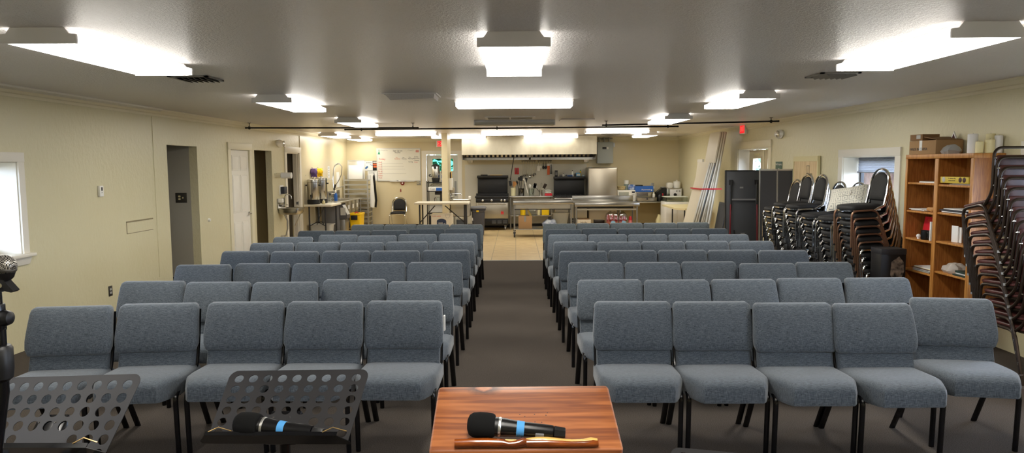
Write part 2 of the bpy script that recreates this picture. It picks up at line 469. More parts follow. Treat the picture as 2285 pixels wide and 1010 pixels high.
def sash(parent, x, y0, y1, z0, z1, m, mull=None, w=.045):
    f = MB().box(x-.02, x+.02, y0, y1, z0, z0+w).box(x-.02, x+.02, y0, y1, z1-w, z1).box(x-.02, x+.02, y0, y0+w, z0, z1).box(x-.02, x+.02, y1-w, y1, z0, z1)
    if mull: f.box(x-.02, x+.02, mull-w/2, mull+w/2, z0, z1)
    o = struct('window_frame', f, m, parent)
    struct('window_glass', MB().box(x-.003, x+.003, y0+w, y1-w, z0+w, z1-w), 'glass', o)
sash(win, XL-.28, 5.01, 6.62, .94, 1.805, 'trim', 5.8)
win = struct('window_2', casing(MB(), XR, -1, 8.44, 9.79, .74, 1.842, .12, .105), 'trim')
win['kind'] = 'structure'
struct('window_sill', MB().box(XR-.06, XR+.25, 8.3, 9.93, .705, .74, .008).box(XR-.018, XR, 8.34, 9.88, .62, .705), 'trim', win)
struct('window_reveal', MB().box(XR+.001, XR+.27, 9.782, 9.79, .74, 1.842).box(XR+.001, XR+.27, 8.44, 8.448, .74, 1.842).box(XR+.001, XR+.27, 8.44, 9.79, 1.834, 1.842), 'trim', win)
sash(win, XR+.245, 8.45, 9.78, .745, 1.834, 'bronze')
mb = MB()
row = None
for k in range(19):
    z_ = 1.832-.0105*k; x_ = XR+(.19 if k % 2 else .206)
    q_ = [mb.bm.verts.new((x_, 8.47, z_)), mb.bm.verts.new((x_, 9.76, z_))]
    if row: mb._f([row[0], row[1], q_[1], q_[0]])
    row = q_
mb.box(XR+.18, XR+.216, 8.47, 9.76, 1.625, 1.643)
struct('window_shade', mb, 'shade', win, ang=10)
win = struct('window_3', casing(MB(), XR, -1, 4.7, 6.24, .74, 1.84, .1, .105), 'trim')
win['kind'] = 'structure'
struct('window_sill', MB().box(XR-.06, XR+.25, 4.56, 6.38, .705, .74, .008), 'trim', win)
sash(win, XR+.245, 4.71, 6.23, .745, 1.834, 'bronze')

win = struct('window_added_left', casing(MB(), XL, 1, .5, 2.1, .935, 1.815, .08, .092), 'trim'); win['kind'] = 'structure'  # unseen window added to bring daylight onto the chair fronts
struct('window_sill', MB().box(XL-.3, XL+.07, .38, 2.22, .905, .937, .008), 'trim', win)
sash(win, XL-.28, .51, 2.09, .94, 1.805, 'trim', 1.3)
win = struct('window_added_right', casing(MB(), XR, -1, .5, 2.1, .74, 1.84, .1, .105), 'trim'); win['kind'] = 'structure'  # its unseen counterpart, added on the right wall for the same daylight
struct('window_sill', MB().box(XR-.06, XR+.25, .38, 2.22, .705, .74, .008), 'trim', win)
sash(win, XR+.245, .51, 2.09, .745, 1.834, 'bronze')
# ---- doors
def panel_door(name, y0, y1, ztop):
    d = struct(name, casing(MB(), XL, 1, y0, y1, 0, ztop, .11, .12), 'cream_trim'); d['kind'] = 'structure'
    lf = MB().box(XL-.05, XL-.012, y0+.005, y1-.005, .008, ztop-.006)
    W = y1-y0; st = .11; mid = (y0+y1)/2
    for (a, b) in ((y0+st, mid-.045), (mid+.045, y1-st)):
        for (lo, hi) in ((.25, .79), (.99, 1.6), (1.71, 1.93)):
            lf.box(XL-.014, XL-.001, a, b, lo, hi, .011, 2)
            lf.box(XL-.0125, XL-.006, a-.02, b+.02, lo-.02, hi+.02, .005, 1)
    leaf = struct('door_leaf', lf, 'trim', d)
    for z in (.35, 1.1, 1.8): struct('door_hinge', MB().box(XL-.014, XL+.004, y0-.012, y0+.012, z-.05, z+.05), 'gal', leaf)
    k = MB().lathe([(.033, 0), (.033, .008), (.012, .012), (.012, .05)], (XL-.012, y1-.07, .93), 14, 'x')
    k.tube([(XL+.035, y1-.07, .93), (XL+.042, y1-.18, .925)], .011, 8)
    struct('door_handle', k, 'chrome', d)
panel_door('door_1', 11.62, 12.45, 2.045)
d = struct('door_2', casing(MB(), XL, 1, 14.47, 15.32, 0, 2.05, .11, .12), 'trim'); d['kind'] = 'structure'
struct('door_jamb', MB().box(XL-.13, XL, 15.3, 15.32, 0, 2.05).box(XL-.13, XL, 14.47, 14.49, 0, 2.05).box(XL-.13, XL, 14.47, 15.32, 2.03, 2.05).box(XL-.075, XL-.04, 15.285, 15.3, 0, 2.03), 'trim', d)
struct('strike_plate', MB().box(XL-.07, XL-.03, 15.296, 15.299, .9, 1.0).box(XL-.075, XL-.025, 15.283, 15.3, .92, .98), 'gal', d)
d = struct('door_3', casing(MB(), XR, -1, 12.67, 14.4, 0, 2.055, .14, .135), 'cream_trim'); d['kind'] = 'structure'
struct('door_jamb', MB().box(XR, XR+.27, 14.38, 14.4, 0, 2.055).box(XR, XR+.27, 12.67, 12.69, 0, 2.055).box(XR, XR+.27, 12.67, 14.4, 2.035, 2.055), 'trim', d)
mb = MB()
for (a, b, l0, l1) in ((13.56, 14.37, 13.68, 14.12), (12.7, 13.5, 12.86, 13.3)):
    wall_boxes(mb, 'x', XR+.215, XR+.255, a, b, .01, 2.03, [(l0, l1, .8, 1.86)])
    mb.box(XR+.205, XR+.215, l0-.03, l0, .77, 1.89).box(XR+.205, XR+.215, l1, l1+.03, .77, 1.89).box(XR+.205, XR+.215, l0, l1, 1.86, 1.89).box(XR+.205, XR+.215, l0, l1, .77, .8)
leaf = struct('door_leaf', mb, mat('beige_door_paint', 'cfc3a4', .5), d)
struct('door_mullion', MB().box(XR+.2, XR+.26, 13.5, 13.56, 0, 2.03), 'cream_trim', d)
struct('door_glass', MB().box(XR+.233, XR+.237, 13.68, 14.12, .8, 1.86).box(XR+.233, XR+.237, 12.86, 13.3, .8, 1.86), 'glass', d)
struct('door_plate', MB().box(XR+.208, XR+.215, 13.75, 14.05, 1.92, 1.96), 'cream', d)
d = struct('door_4', MB().box(-2.63, -2.5, YB-.02, YB, 0, 2.06).box(-1.62, -1.5, YB-.02, YB, 0, 2.06).box(-2.63, -1.5, YB-.026, YB, 2.06, 2.17), 'trim'); d['kind'] = 'structure'
mb = wall_boxes(MB(), 'y', YB+.01, YB+.05, -2.495, -1.625, .01, 2.05, [(-2.33, -1.75, 1.6, 1.95)])
leaf = struct('door_leaf', mb, mat('pale_grey_door_paint', 'c9c9bd', .45), d)
struct('door_glass', MB().box(-2.33, -1.75, YB+.028, YB+.032, 1.6, 1.95), glass_mat('tinted_pane', '6f9f90', .06), d)
struct('door_light_stop', MB().box(-2.35, -2.33, YB, YB+.012, 1.58, 1.97).box(-1.75, -1.73, YB, YB+.012, 1.58, 1.97).box(-2.35, -1.73, YB, YB+.012, 1.95, 1.97).box(-2.35, -1.73, YB, YB+.012, 1.58, 1.6), 'trim', d)
struct('door_handle', MB().box(-1.72, -1.66, YB, YB+.012, .9, 1.32).lathe([(.03, -.05), (.03, -.01), (.012, 0)], (-1.69, YB+.01, 1.0), 12, 'y'), 'gal', d)

# ---- outdoors
struct('ground_outside', MB().box(-40, 40, -30, 50, -.4, -.3), 'ground')
def pine(x, y, r, h, lab):
    t = thing('pine_tree', lab, 'tree', (x, y, -.3), group='pines outside the window')
    mb = MB(); n = 22; mb.tube([(.03*math.sin(k), .03*math.cos(2*k), h*k/n) for k in range(n+1)], [r*(1-.4*k/n)*(1.12 if k == 0 else 1) for k in range(n+1)], 20)
    part('trunk', mb, 'bark', t)
    cb = MB()
    rg = random.Random(int(x*10))
    for k in range(150):
        z = h*rg.uniform(.55, 1); a = rg.uniform(0, 2*PI); q = rg.uniform(.1, 1.1)*(1.15-(z/h))
        c = V((q*math.cos(a), q*math.sin(a), z)); s = rg.uniform(.25, .6)
        cb.ball(c, s, (1, 1, .6), 5)
    part('crown', cb, 'leaf', t)
pine(7.95, 15.7, .3, 9, 'reddish pine trunk behind the glass, left in the shaded window')
pine(10.25, 18.8, .3, 9, 'second pine trunk behind the glass, half hidden by the chair back')
def shrub(x, y, z, s, lab, seed):
    rg = random.Random(seed); mb = MB()
    for k in range(420):
        d = V((rg.gauss(0, 1), rg.gauss(0, 1), rg.gauss(0, 1))).normalized()*rg.uniform(.3, 1)*s
        c = V((x, y, z+s)) + V((d.x, d.y, d.z*1.2)); q = V((rg.gauss(0, 1), rg.gauss(0, 1), rg.gauss(0, 1))).normalized()*.22
        w = q.orthogonal().normalized()*.07
        mb._f([mb.bm.verts.new(c+q), mb.bm.verts.new(c+w), mb.bm.verts.new(c-q), mb.bm.verts.new(c-w)])
    mb.tube([(x, y, -.3), (x, y, z+s)], .08, 8)
    solo('shrub', mb, 'leaf', lab, 'shrub')
shrub(-3.0, 26.0, -.3, 2.2, 'green shrub outside the kitchen back door', 8)
shrub(8.6, 24.6, -.3, 1.7, 'pale green shrub outside the glazed side doors', 5)

# ------------------------------------------------------------------ ceiling lights
def make_fixture(name, label, L=1.38, W=.425, lens='lens'):
    t = thing(name, label, 'ceiling light', (0, 0, CZ), group='fluorescent wrap lights')
    h = L/2
    part('housing', MB().box(-.14, .14, -h, h, -.034, -.001).box(-.17, .17, -h+.01, h-.01, -.042, -.034), 'fixture', t)
    w = W/2-.008
    mb = MB(); mb.prism([(-w, -.036), (-w, -.06), (-w+.018, -.084), (w-.018, -.084), (w, -.06), (w, -.036)], -h+.012, h-.012, 'xz')
    mb.bm.normal_update()
    for f_ in mb.bm.faces: f_.material_index = 0 if abs(f_.calc_center_median().z+.084) < 1e-4 else 1
    part('diffuser', mb, [lens, 'lensside' if lens == 'lens' else lens], t)
    cap = [(-W/2, -.037), (-W/2, -.087), (W/2, -.087), (W/2, -.037), (.175, -.034), (.15, -.001), (-.15, -.001), (-.175, -.034)]
    for a in (-h-.004, h-.012): part('end_cap', MB().prism(cap, a, a+.016, 'xz'), 'fixture', t)
    return t
F0 = make_fixture('wrap_light', 'x')
n = 0
def fix(x, y, rot, label):
    global n
    o = F0 if n == 0 else dup(F0); n += 1
    if y > 13.5:
        for ch in o.children:
            if ch.name.startswith('diffuser'):
                ch.data = ch.data.copy(); ch.data.materials[0] = K['lensdim']
    o.location = (x*1.07, y*1.07, CZ); o.rotation_euler = (0, 0, rot); o['label'] = label
fix(-.005, 4.46, 0, 'lit fluorescent ceiling light pointing down the aisle, nearest on the centre line')
fix(-2.445, 4.27, 0, 'large lit fluorescent ceiling light nearest the left wall window')
fix(2.43, 4.28, 0, 'large lit fluorescent ceiling light nearest the bookcase and brown chair stack')
fix(-2.43, 7.66, 0, 'lit ceiling light, second in the row along the left wall')
fix(2.4, 7.56, 0, 'lit ceiling light, second in the row along the right wall')
fix(-2.47, 11.0, 0, 'lit ceiling light, third along the left wall, just before the black rods')
fix(2.33, 10.65, 0, 'lit ceiling light, third along the right wall, just before the black rods')
fix(-.01, 7.82, PI/2, 'lit crosswise ceiling light over the middle of the aisle')
fix(-2.3, 14.9, PI/2, 'lit crosswise ceiling light in front of the whiteboard')
fix(-.08, 14.95, PI/2, 'lit crosswise ceiling light in front of the hood, nearer one')
fix(2.07, 14.35, PI/2, 'lit crosswise ceiling light in front of the grey wall box')
fix(.84, 16.68, PI/2, 'lit crosswise ceiling light close to the hood front')
fix(-1.33, 16.62, PI/2, 'lit crosswise ceiling light partly hidden by the cream post')
fix(-3.98, 15.5, 0, 'lit ceiling light along the kitchen left wall, over the coffee urns')
fix(-3.9, 17.5, 0, 'lit ceiling light along the kitchen left wall, over the tray rack')
fix(3.0, 16.2, 0, 'lit lengthwise ceiling light right of the grey wall box')
for x, lab in ((-2.445, 'added fluorescent ceiling light out of view, by the left wall'), (0, 'added fluorescent ceiling light out of view, near the wooden lectern'), (2.43, 'added fluorescent ceiling light out of view, by the right wall')):
    fix(x, .95, 0, lab)  # unseen row added to light the foreground, continuing the fixture pattern
o = make_fixture('unlit_wrap_light', 'unlit grey crosswise ceiling light above the middle black rod', lens='lensoff')
o.location = (-.01, 12.15, CZ); o.rotation_euler = (0, 0, PI/2)

# ---- vents and hatches
def vent(x, y, label):
    t = thing('ceiling_vent', label, 'vent', (x, y, CZ), group='square ceiling vents')
    s = .17
    part('vent_frame', MB().box(-s, s, -s, -s+.03, -.012, -.0005).box(-s, s, s-.03, s, -.012, -.0005).box(-s, -s+.03, -s, s, -.012, -.0005).box(s-.03, s, -s, s, -.012, -.0005), 'gal', t)
    part('backing', MB().box(-s+.03, s-.03, -s+.03, s-.03, -.003, -.001), 'frame', t)
    for k in range(6):
        a = -s+.05+k*.048
        part('louvre', MB().prism([(a, -.004), (a+.004, -.003), (a+.03, -.026), (a+.026, -.027)], -s+.03, s-.03, 'xz'), 'gal', t)
vent(-2.76, 6.1, 'square louvred ceiling vent behind the large left ceiling light')
vent(2.76, 6.15, 'square louvred ceiling vent behind the large right ceiling light')
t = thing('ceiling_hatch', 'grey sagging ceiling hatch left of the centre light', 'hatch', (-1.12, 7.65, CZ))
part('hatch_panel', MB().prism([(-.27, -.001), (-.2, -.075), (.26, -.055), (.27, -.001)], -.2, .2, 'xz'), 'ceil', t)
part('hatch_rim', MB().box(-.29, .29, -.22, -.2, -.012, -.0005).box(-.29, .29, .2, .22, -.012, -.0005).box(-.29, -.27, -.2, .2, -.012, -.0005).box(.27, .29, -.2, .2, -.012, -.0005), 'fixture', t)
t = thing('return_grille', 'flat return air grille in front of the unlit ceiling light', 'vent', (-.08, 11.42, CZ))
part('grille_frame', MB().box(-.4, .4, -.3, -.26, -.014, -.0005).box(-.4, .4, .26, .3, -.014, -.0005).box(-.4, -.36, -.26, .26, -.014, -.0005).box(.36, .4, -.26, .26, -.014, -.0005).box(-.01, .01, -.26, .26, -.014, -.0005), 'fixture', t)
mb = MB()
for k in range(14): mb.box(-.36, .36, -.25+k*.036, -.236+k*.036, -.01, -.002)
part('grille_slats', mb, 'gal', t)
t = thing('ceiling_hatch', 'thin flush access panel right of the unlit ceiling light', 'hatch', (1.05, 12.0, CZ))
part('hatch_panel', MB().box(-.28, .28, -.28, .28, -.016, -.0005, .003), 'ceil', t)
def rvent(x, y, label):
    t = thing('round_vent', label, 'vent', (x, y, CZ), group='round ceiling vents')
    for k, (r0, r1, z) in enumerate(((.25, .2, -.02), (.185, .13, -.035), (.11, .05, -.045))):
        part('vent_ring', MB().lathe([(r0, -.001-.008*k), (r0-.01, z), (r1, z-.008), (r1+.005, -.004-.008*k)], n=28), 'gal', t)
rvent(-2.4, 17.6, 'round ceiling vent behind the crosswise light by the whiteboard')
rvent(-.13, 17.55, 'round ceiling vent in front of the hood')
rvent(2.4, 17.6, 'round ceiling vent in front of the grey wall box')
def rod(p, q, hang, label):
    p, q = V(p), V(q)
    t = thing('curtain_rod', label, 'rod', (p+q)/2, group='black curtain rods')
    wpart('rail', MB().tube([p, q], .0145, 10).ball(p, .017, n=8).ball(q, .017, n=8), 'frame', t)
    for f in hang:
        c = p.lerp(q, f)
        wpart('hanger', MB().tube([c - V((0, 0, .03)), (c.x, c.y, CZ-.006)], .007, 8).lathe([(.03, CZ-.008), (.03, CZ-.001)], (c.x, c.y, 0), 12).box(c.x-.012, c.x+.012, c.y-.024, c.y+.024, c.z-.024, c.z+.024), 'frame', t)
rod((-4.73, 12.3, 2.437), (-1.75, 12.62, 2.437), (.02, .97), 'black ceiling rod reaching the left wall above the white door')
rod((-3.18, 13.1, 2.437), (3.0, 12.95, 2.45), (.05, .46, .97), 'long middle black ceiling rod across the kitchen opening')
rod((1.55, 12.4, 2.45), (4.4, 11.75, 2.462), (.02, .96), 'black ceiling rod running to the right wall near the exit sign')

# ------------------------------------------------------------------ wall fittings
def plate_outlet(name, label, cat, wall, y, z, w, h, m, kind='outlet', x=None):
    """cover plate on a wall: 'L', 'R' side walls, 'B' a wall that faces the camera"""
    t = thing(name, label, cat, (XL, y, z) if wall == 'L' else (XR, y, z) if wall == 'R' else (x, y, z),
              rotz=PI/2 if wall == 'L' else -PI/2 if wall == 'R' else 0)
    part('cover_plate', MB().box(-w/2, w/2, -.006, 0, -h/2, h/2, .002), m, t)
    if kind == 'outlet':
        for s in (-1, 1): part('socket', MB().slab(rrect(-.017, .017, s*.02-.013, s*.02+.013, .009), [(0, -.006), (0, -.009)], 'xz'), 'lightgrey', t)
    elif kind == 'switch':
        part('toggle', MB().box(-.006, .006, -.018, -.006, -.012, .012, .002), 'lightgrey', t)
    elif kind == 'combo':
        for s in (-1, 1): part('socket', MB().slab(rrect(-.042, -.008, s*.02-.013, s*.02+.013, .009), [(0, -.006), (0, -.009)], 'xz'), 'cream', t)
        part('toggle', MB().box(.022, .034, -.018, -.006, -.012, .012, .002), 'cream', t)
    return t
plate_outlet('wall_outlet', 'dark wall outlet low on the left wall', 'outlet', 'L', 8.03, .318, .075, .12, 'socket')
plate_outlet('switch_plate', 'dark switch and outlet plate on the grey hall wall', 'switch', 'B', 10.42, 1.3, .17, .15, 'socket', 'combo', x=-5.02)
plate_outlet('wall_outlet', 'grey outlet on the back wall right of the kitchen door', 'outlet', 'B', YB, 1.25, .08, .12, 'gal', x=-1.25)
plate_outlet('wall_outlet', 'grey double plate at the lower right corner of the whiteboard', 'outlet', 'B', YB, 1.28, .12, .14, 'gal', 'combo', x=-2.72)
plate_outlet('wall_outlet', 'tall outlet above the blue meat slicer', 'outlet', 'B', YB, 1.15, .09, .17, 'gal', x=3.85)
plate_outlet('switch_plate', 'pale switch on the kitchen left wall beside the coffee urns', 'switch', 'L', 15.75, 1.55, .08, .13, 'cream_trim', 'switch')
t = thing('thermostat', 'small white thermostat with dark display on the left wall', 'thermostat', (XL, 7.93, 1.49), rotz=PI/2)
part('case', MB().box(-.038, .038, -.03, 0, -.062, .062, .006), 'white', t)
part('display', MB().box(-.012, .014, -.0315, -.029, .005, .045), 'blackplastic', t)
part('button', MB().box(-.008, .008, -.032, -.029, -.022, -.012), 'lightgrey', t)
solo('door_bumper', MB().lathe([(.0, .03), (.022, .025), (.028, 0)], (XL, 10.72, .94), 14, 'x'), 'white', 'white round bumper on the wall between the hall opening and white door', 'bumper')
def emergency(name, label, x, y, z, rotz, s=1.):
    t = thing(name, label, 'emergency light', (x, y, z), rotz)
    sh = [(math.cos(2*PI*k/24)*.17*s, math.sin(2*PI*k/24)*.075*s) for k in range(24)]
    part('case', MB().slab(sh, [(0, 0), (-.004, -.03), (.02, -.06), (.05, -.075)], 'xz'), 'white', t)
    for q in (.065,):
        part('lamp_head', MB().lathe([(.058*s, 0), (.06*s, -.02), (.03*s, -.03), (.008, -.012)], (q*s, -.07, 0), 20, 'y'), 'chrome', t)
emergency('emergency_light', 'white emergency light above the right wall occupancy sign', XR, 12.13, 2.262, -PI/2)
emergency('emergency_light', 'white emergency light above the hand sink on the left wall', XL, 14.05, 2.215, PI/2)
# exit signs
t = thing('exit_sign', 'red and white exit sign on the right wall near the ceiling', 'sign', (XR-.03, 14.02, 2.44))
part('sign_box', MB().box(-.03, .03, -.165, .165, -.095, .095, .006).box(0, .03, -.04, .04, .09, .085), 'white', t)
part('sign_face', MB().box(-.0315, -.03, -.14, .14, -.075, .075), 'exit', t, 'glowing red face')
lettering('EXIT', .14, 'white', (-.033, 0, 0), TO_LEFT, t, sx=.8)
t = thing('exit_sign', 'white and red exit sign hanging beside the cream post', 'sign', (-2.03, YB-.15, 2.36))
part('sign_box', MB().box(-.17, .17, -.025, .025, -.095, .095, .006).box(-.02, .02, -.02, .02, .095, .165), 'white', t)
part('sign_face', MB().box(-.135, .15, -.0265, -.025, -.075, .075), 'exit', t, 'glowing red face')
lettering('EXIT', .15, 'white', (.0, -.028, 0), FRONT, t, sx=.85)
t = thing('occupancy_sign', 'small green occupancy sign on the right wall by the glazed doors', 'sign', (XR, 12.17, 1.7), rotz=-PI/2)
part('sign_face', MB().box(-.15, .15, -.008, 0, -.09, .09, .002), 'green', t)
lettering('No Occupancy', .045, 'white', (0, -.0095, .045), FRONT, t)
lettering('108', .045, 'white', (0, -.0095, -.04), FRONT, t)
t = thing('plywood_plan_board', 'plywood board with a drawn floor plan leaning on the right wall', 'board', (XR-.03, 10.97, 0))
part('sheet', MB().box(-.012, .012, -.45, .45, .55, 1.86), 'ply', t)
part('top_batten', MB().box(-.022, .02, -.46, .46, 1.79, 1.87), 'cream', t)
part('side_batten', MB().box(-.02, .018, -.47, -.44, .55, 1.8).box(-.02, .018, .44, .47, .55, 1.8), 'cream', t)
mb = MB()
for (a, b, c, d) in ((-.15, -.05, 1.6, 1.6), (-.15, -.05, 1.72, 1.72), (-.15, -.15, 1.5, 1.72), (-.05, -.05, 1.5, 1.72), (-.1, -.1, 1.6, 1.72), (-.25, .0, 1.5, 1.5), (-.25, -.25, 1.36, 1.6), (-.25, -.15, 1.6, 1.6), (-.15, -.05, 1.42, 1.42), (-.05, -.05, 1.42, 1.5), (.0, .25, 1.46, 1.46), (-.22, -.14, 1.36, 1.36), (-.25, -.25, 1.2, 1.3), (-.05, .12, 1.17, 1.17)):
    mb.box(-.014, -.012, min(a, b)-.003, max(a, b)+.003, min(c, d)-.003, max(c, d)+.003)
part('drawn_plan', mb, 'ink', t)
t['kind'] = 'thing'
# ------------------------------------------------------------------ church chairs
ORD = ['first', 'second', 'third', 'fourth', 'fifth', 'sixth', 'seventh', 'eighth', 'ninth', 'tenth', 'eleventh', 'twelfth', 'thirteenth', 'fourteenth']
def church_chair(fab):
    """faces -y; origin on the floor under the top front edge of the back"""
    t = thing('church_chair', 'x', 'chair', group='church chairs set out in rows')
    ol = dens([(-.255, .0), (-.258, -.27), (-.25, -.345), (-.195, -.475), (-.175, -.497), (.175, -.497), (.195, -.475), (.25, -.345), (.258, -.27), (.255, 0)], .03)
    def sf(p):
        y = p.y; k = (p.z-.385)/.1
        p.z += .022*max(0, min(1, -y/.4))*k - .014*max(0, (-y-.4)/.1)**2*k
        return p
    part('seat', MB().slab(ol, [(.03, .366), (.004, .368), (0, .376), (0, .4), (0, .435), (.003, .45), (.01, .461), (.022, .469), (.045, .474), (.1, .477)], 'xy', sf), fab, t, ang=34)
    # back pad: wide rounded cushion, leaning and bulging forward low down
    out = dens([(-.25, .83), (-.243, .852), (-.225, .864), (.225, .864), (.243, .852), (.25, .83), (.262, .66), (.26, .61), (.245, .572), (.235, .566), (-.235, .566), (-.245, .572), (-.26, .61), (-.262, .66)], .03)[::-1]
    def bf(p):
        z = p.z
        p.y += -.085*(.865-z)/.3 - .012*math.sin(max(0, min(1, (z-.56)/.3))*PI)
        return p
    part('backrest', MB().slab(out, [(.09, -.004), (.045, -.002), (.016, .003), (.005, .009), (0, .02), (0, .05), (.006, .064), (.02, .072), (.1, .074)], 'xz', bf), fab, t, ang=60)
    lo = dens([(-.238, .575), (-.238, .45), (.238, .45), (.238, .575)], .05)
    part('lumbar_panel', MB().slab(lo, [(.02, -.045), (.006, -.042), (0, -.034), (0, 0), (.02, .006)], 'xz', lambda p: V((p.x, p.y-.09*(.6-p.z)/.3, p.z))), fab, t, ang=60)
    for s in (-1, 1):
        x = .236*s
        part('leg', MB().tube(fillet([(x, -.365, 0), (x, -.38, .392), (x, -.24, .392), (x, -.02, .372)], .1, 7), .0155, 12), 'frame', t)
        part('leg', MB().tube([(x, -.06, .375), (x, .04, .2), (x, .15, 0)], .02, 8, flat=.62), 'frame', t)
    part('seat_frame', MB().box(-.235, .235, -.05, -.03, .352, .375).box(-.235, .235, -.3, -.28, .352, .375).box(-.03, -.012, -.3, -.29, .315, .36).box(.012, .03, -.3, -.29, .315, .36), 'frame', t)
    bk = MB()
    for s in (-1, 1):
        x = .243*s
        bk.tube(fillet([(x*.96, -.1, .375), (x, -.03, .46), (x, .012, .6), (x, .058, .82)], .1, 4), .011, 8)
    bk.box(-.24, .24, .0, .012, .5, .515)
    part('back_frame', bk, 'frame', t)
    part('back_shell', MB().slab(rrect(-.235, .235, .585, .85, .03), [(0, .07), (.004, .086), (.03, .09)], 'xz', lambda p: V((p.x, p.y-.085*(.865-p.z)/.3, p.z))), 'frame', t)
    return t
ROWS = {
 ('front', 'right'): [(.76, 4.47), (1.27, 4.45), (1.775, 4.40), (2.27, 4.37), (2.87, 4.53)],
 ('front', 'left'): [(-.74, 4.53), (-1.265, 4.52), (-1.79, 4.52), (-2.345, 4.48), (-2.87, 4.40)],
 ('second', 'right'): [(.73, 5.34), (1.245, 5.32), (1.765, 5.33), (2.29, 5.37), (2.82, 5.37)],
 ('second', 'left'): [(-.74, 5.30), (-1.275, 5.42), (-1.79, 5.31), (-2.32, 5.33), (-2.855, 5.38)],
 ('third', 'right'): [(.73, 6.31), (1.25, 6.30), (1.77, 6.32), (2.265, 6.20), (2.79, 6.25)],
 ('third', 'left'): [(-.75, 6.38), (-1.28, 6.39), (-1.81, 6.35), (-2.345, 6.36), (-2.865, 6.29)],
 ('fourth', 'right'): [(.70, 7.16), (1.22, 7.21), (1.74, 7.21), (2.255, 7.19), (2.765, 7.14)],
 ('fourth', 'left'): [(-.74, 7.31), (-1.265, 7.27), (-1.795, 7.28), (-2.335, 7.27), (-2.875, 7.31)],
 ('fifth', 'right'): [(.69, 8.05), (1.2, 8.01), (1.71, 8.02), (2.22, 8.03), (2.735, 8.02)],
 ('fifth', 'left'): [(-.74, 8.14), (-1.285, 8.14), (-1.805, 8.10), (-2.34, 8.16), (-2.86, 8.08)],
 ('sixth', 'right'): [(.67, 8.90), (1.18, 8.87), (1.69, 8.85), (2.2, 8.82), (2.71, 8.80)],
 ('sixth', 'left'): [(-.76, 9.07), (-1.285, 9.03), (-1.785, 8.88), (-2.32, 9.02), (-2.83, 8.76)],
 ('seventh', 'right'): [(.665, 9.62), (1.175, 9.72), (1.68, 9.66), (2.185, 9.64), (2.69, 9.62)],
 ('seventh', 'left'): [(-.75, 9.79), (-1.26, 9.81), (-1.765, 9.62), (-2.265, 9.58), (-2.775, 9.60)],
 ('back', 'right'): [(.67, 10.55), (1.18, 10.6), (1.7, 10.64), (2.21, 10.61), (2.72, 10.65)],
 ('back', 'left'): [(-.75, 10.49), (-1.255, 10.51), (-1.755, 10.54), (-2.26, 10.57)],
}
PROTO = {'blue': church_chair('blue')}
base = PROTO['blue']
def variant(fab):
    r = dup(base)
    for ch in r.children:
        if ch.name.split('.')[0] in ('seat', 'backrest', 'lumbar_panel'):
            ch.data = ch.data.copy(); ch.data.materials.clear(); ch.data.materials.append(K[fab])
    return r
PROTO['char'] = variant('char'); PROTO['grey'] = variant('grey')
first = {'blue': True, 'char': True, 'grey': True}
rg = random.Random(3)
for (row, side), spots in ROWS.items():
    fab = {'seventh': 'char', 'back': 'grey'}.get(row, 'blue')
    cn = {'blue': 'blue-grey', 'char': 'dark charcoal', 'grey': 'plain grey'}[fab]
    for k, (x, y) in enumerate(spots):
        where = 'at the aisle end' if k == 0 else ('at the wall end' if k == len(spots)-1 else ORD[k] + ' from the aisle')
        lab = '%s church chair %s of %s row, %s of the aisle' % (cn, where, row, side)
        if first[fab]: o = PROTO[fab]; first[fab] = False
        else: o = dup(PROTO[fab])
        rz = rg.uniform(-.02, .02)
        if row == 'front' and k == 4: rz = R(-9) if side == 'right' else R(6)
        if row == 'front' and k == 3 and side == 'left': rz = R(4.5)
        o.location = (x, y, 0); o.rotation_euler = (0, 0, rz); o['label'] = lab
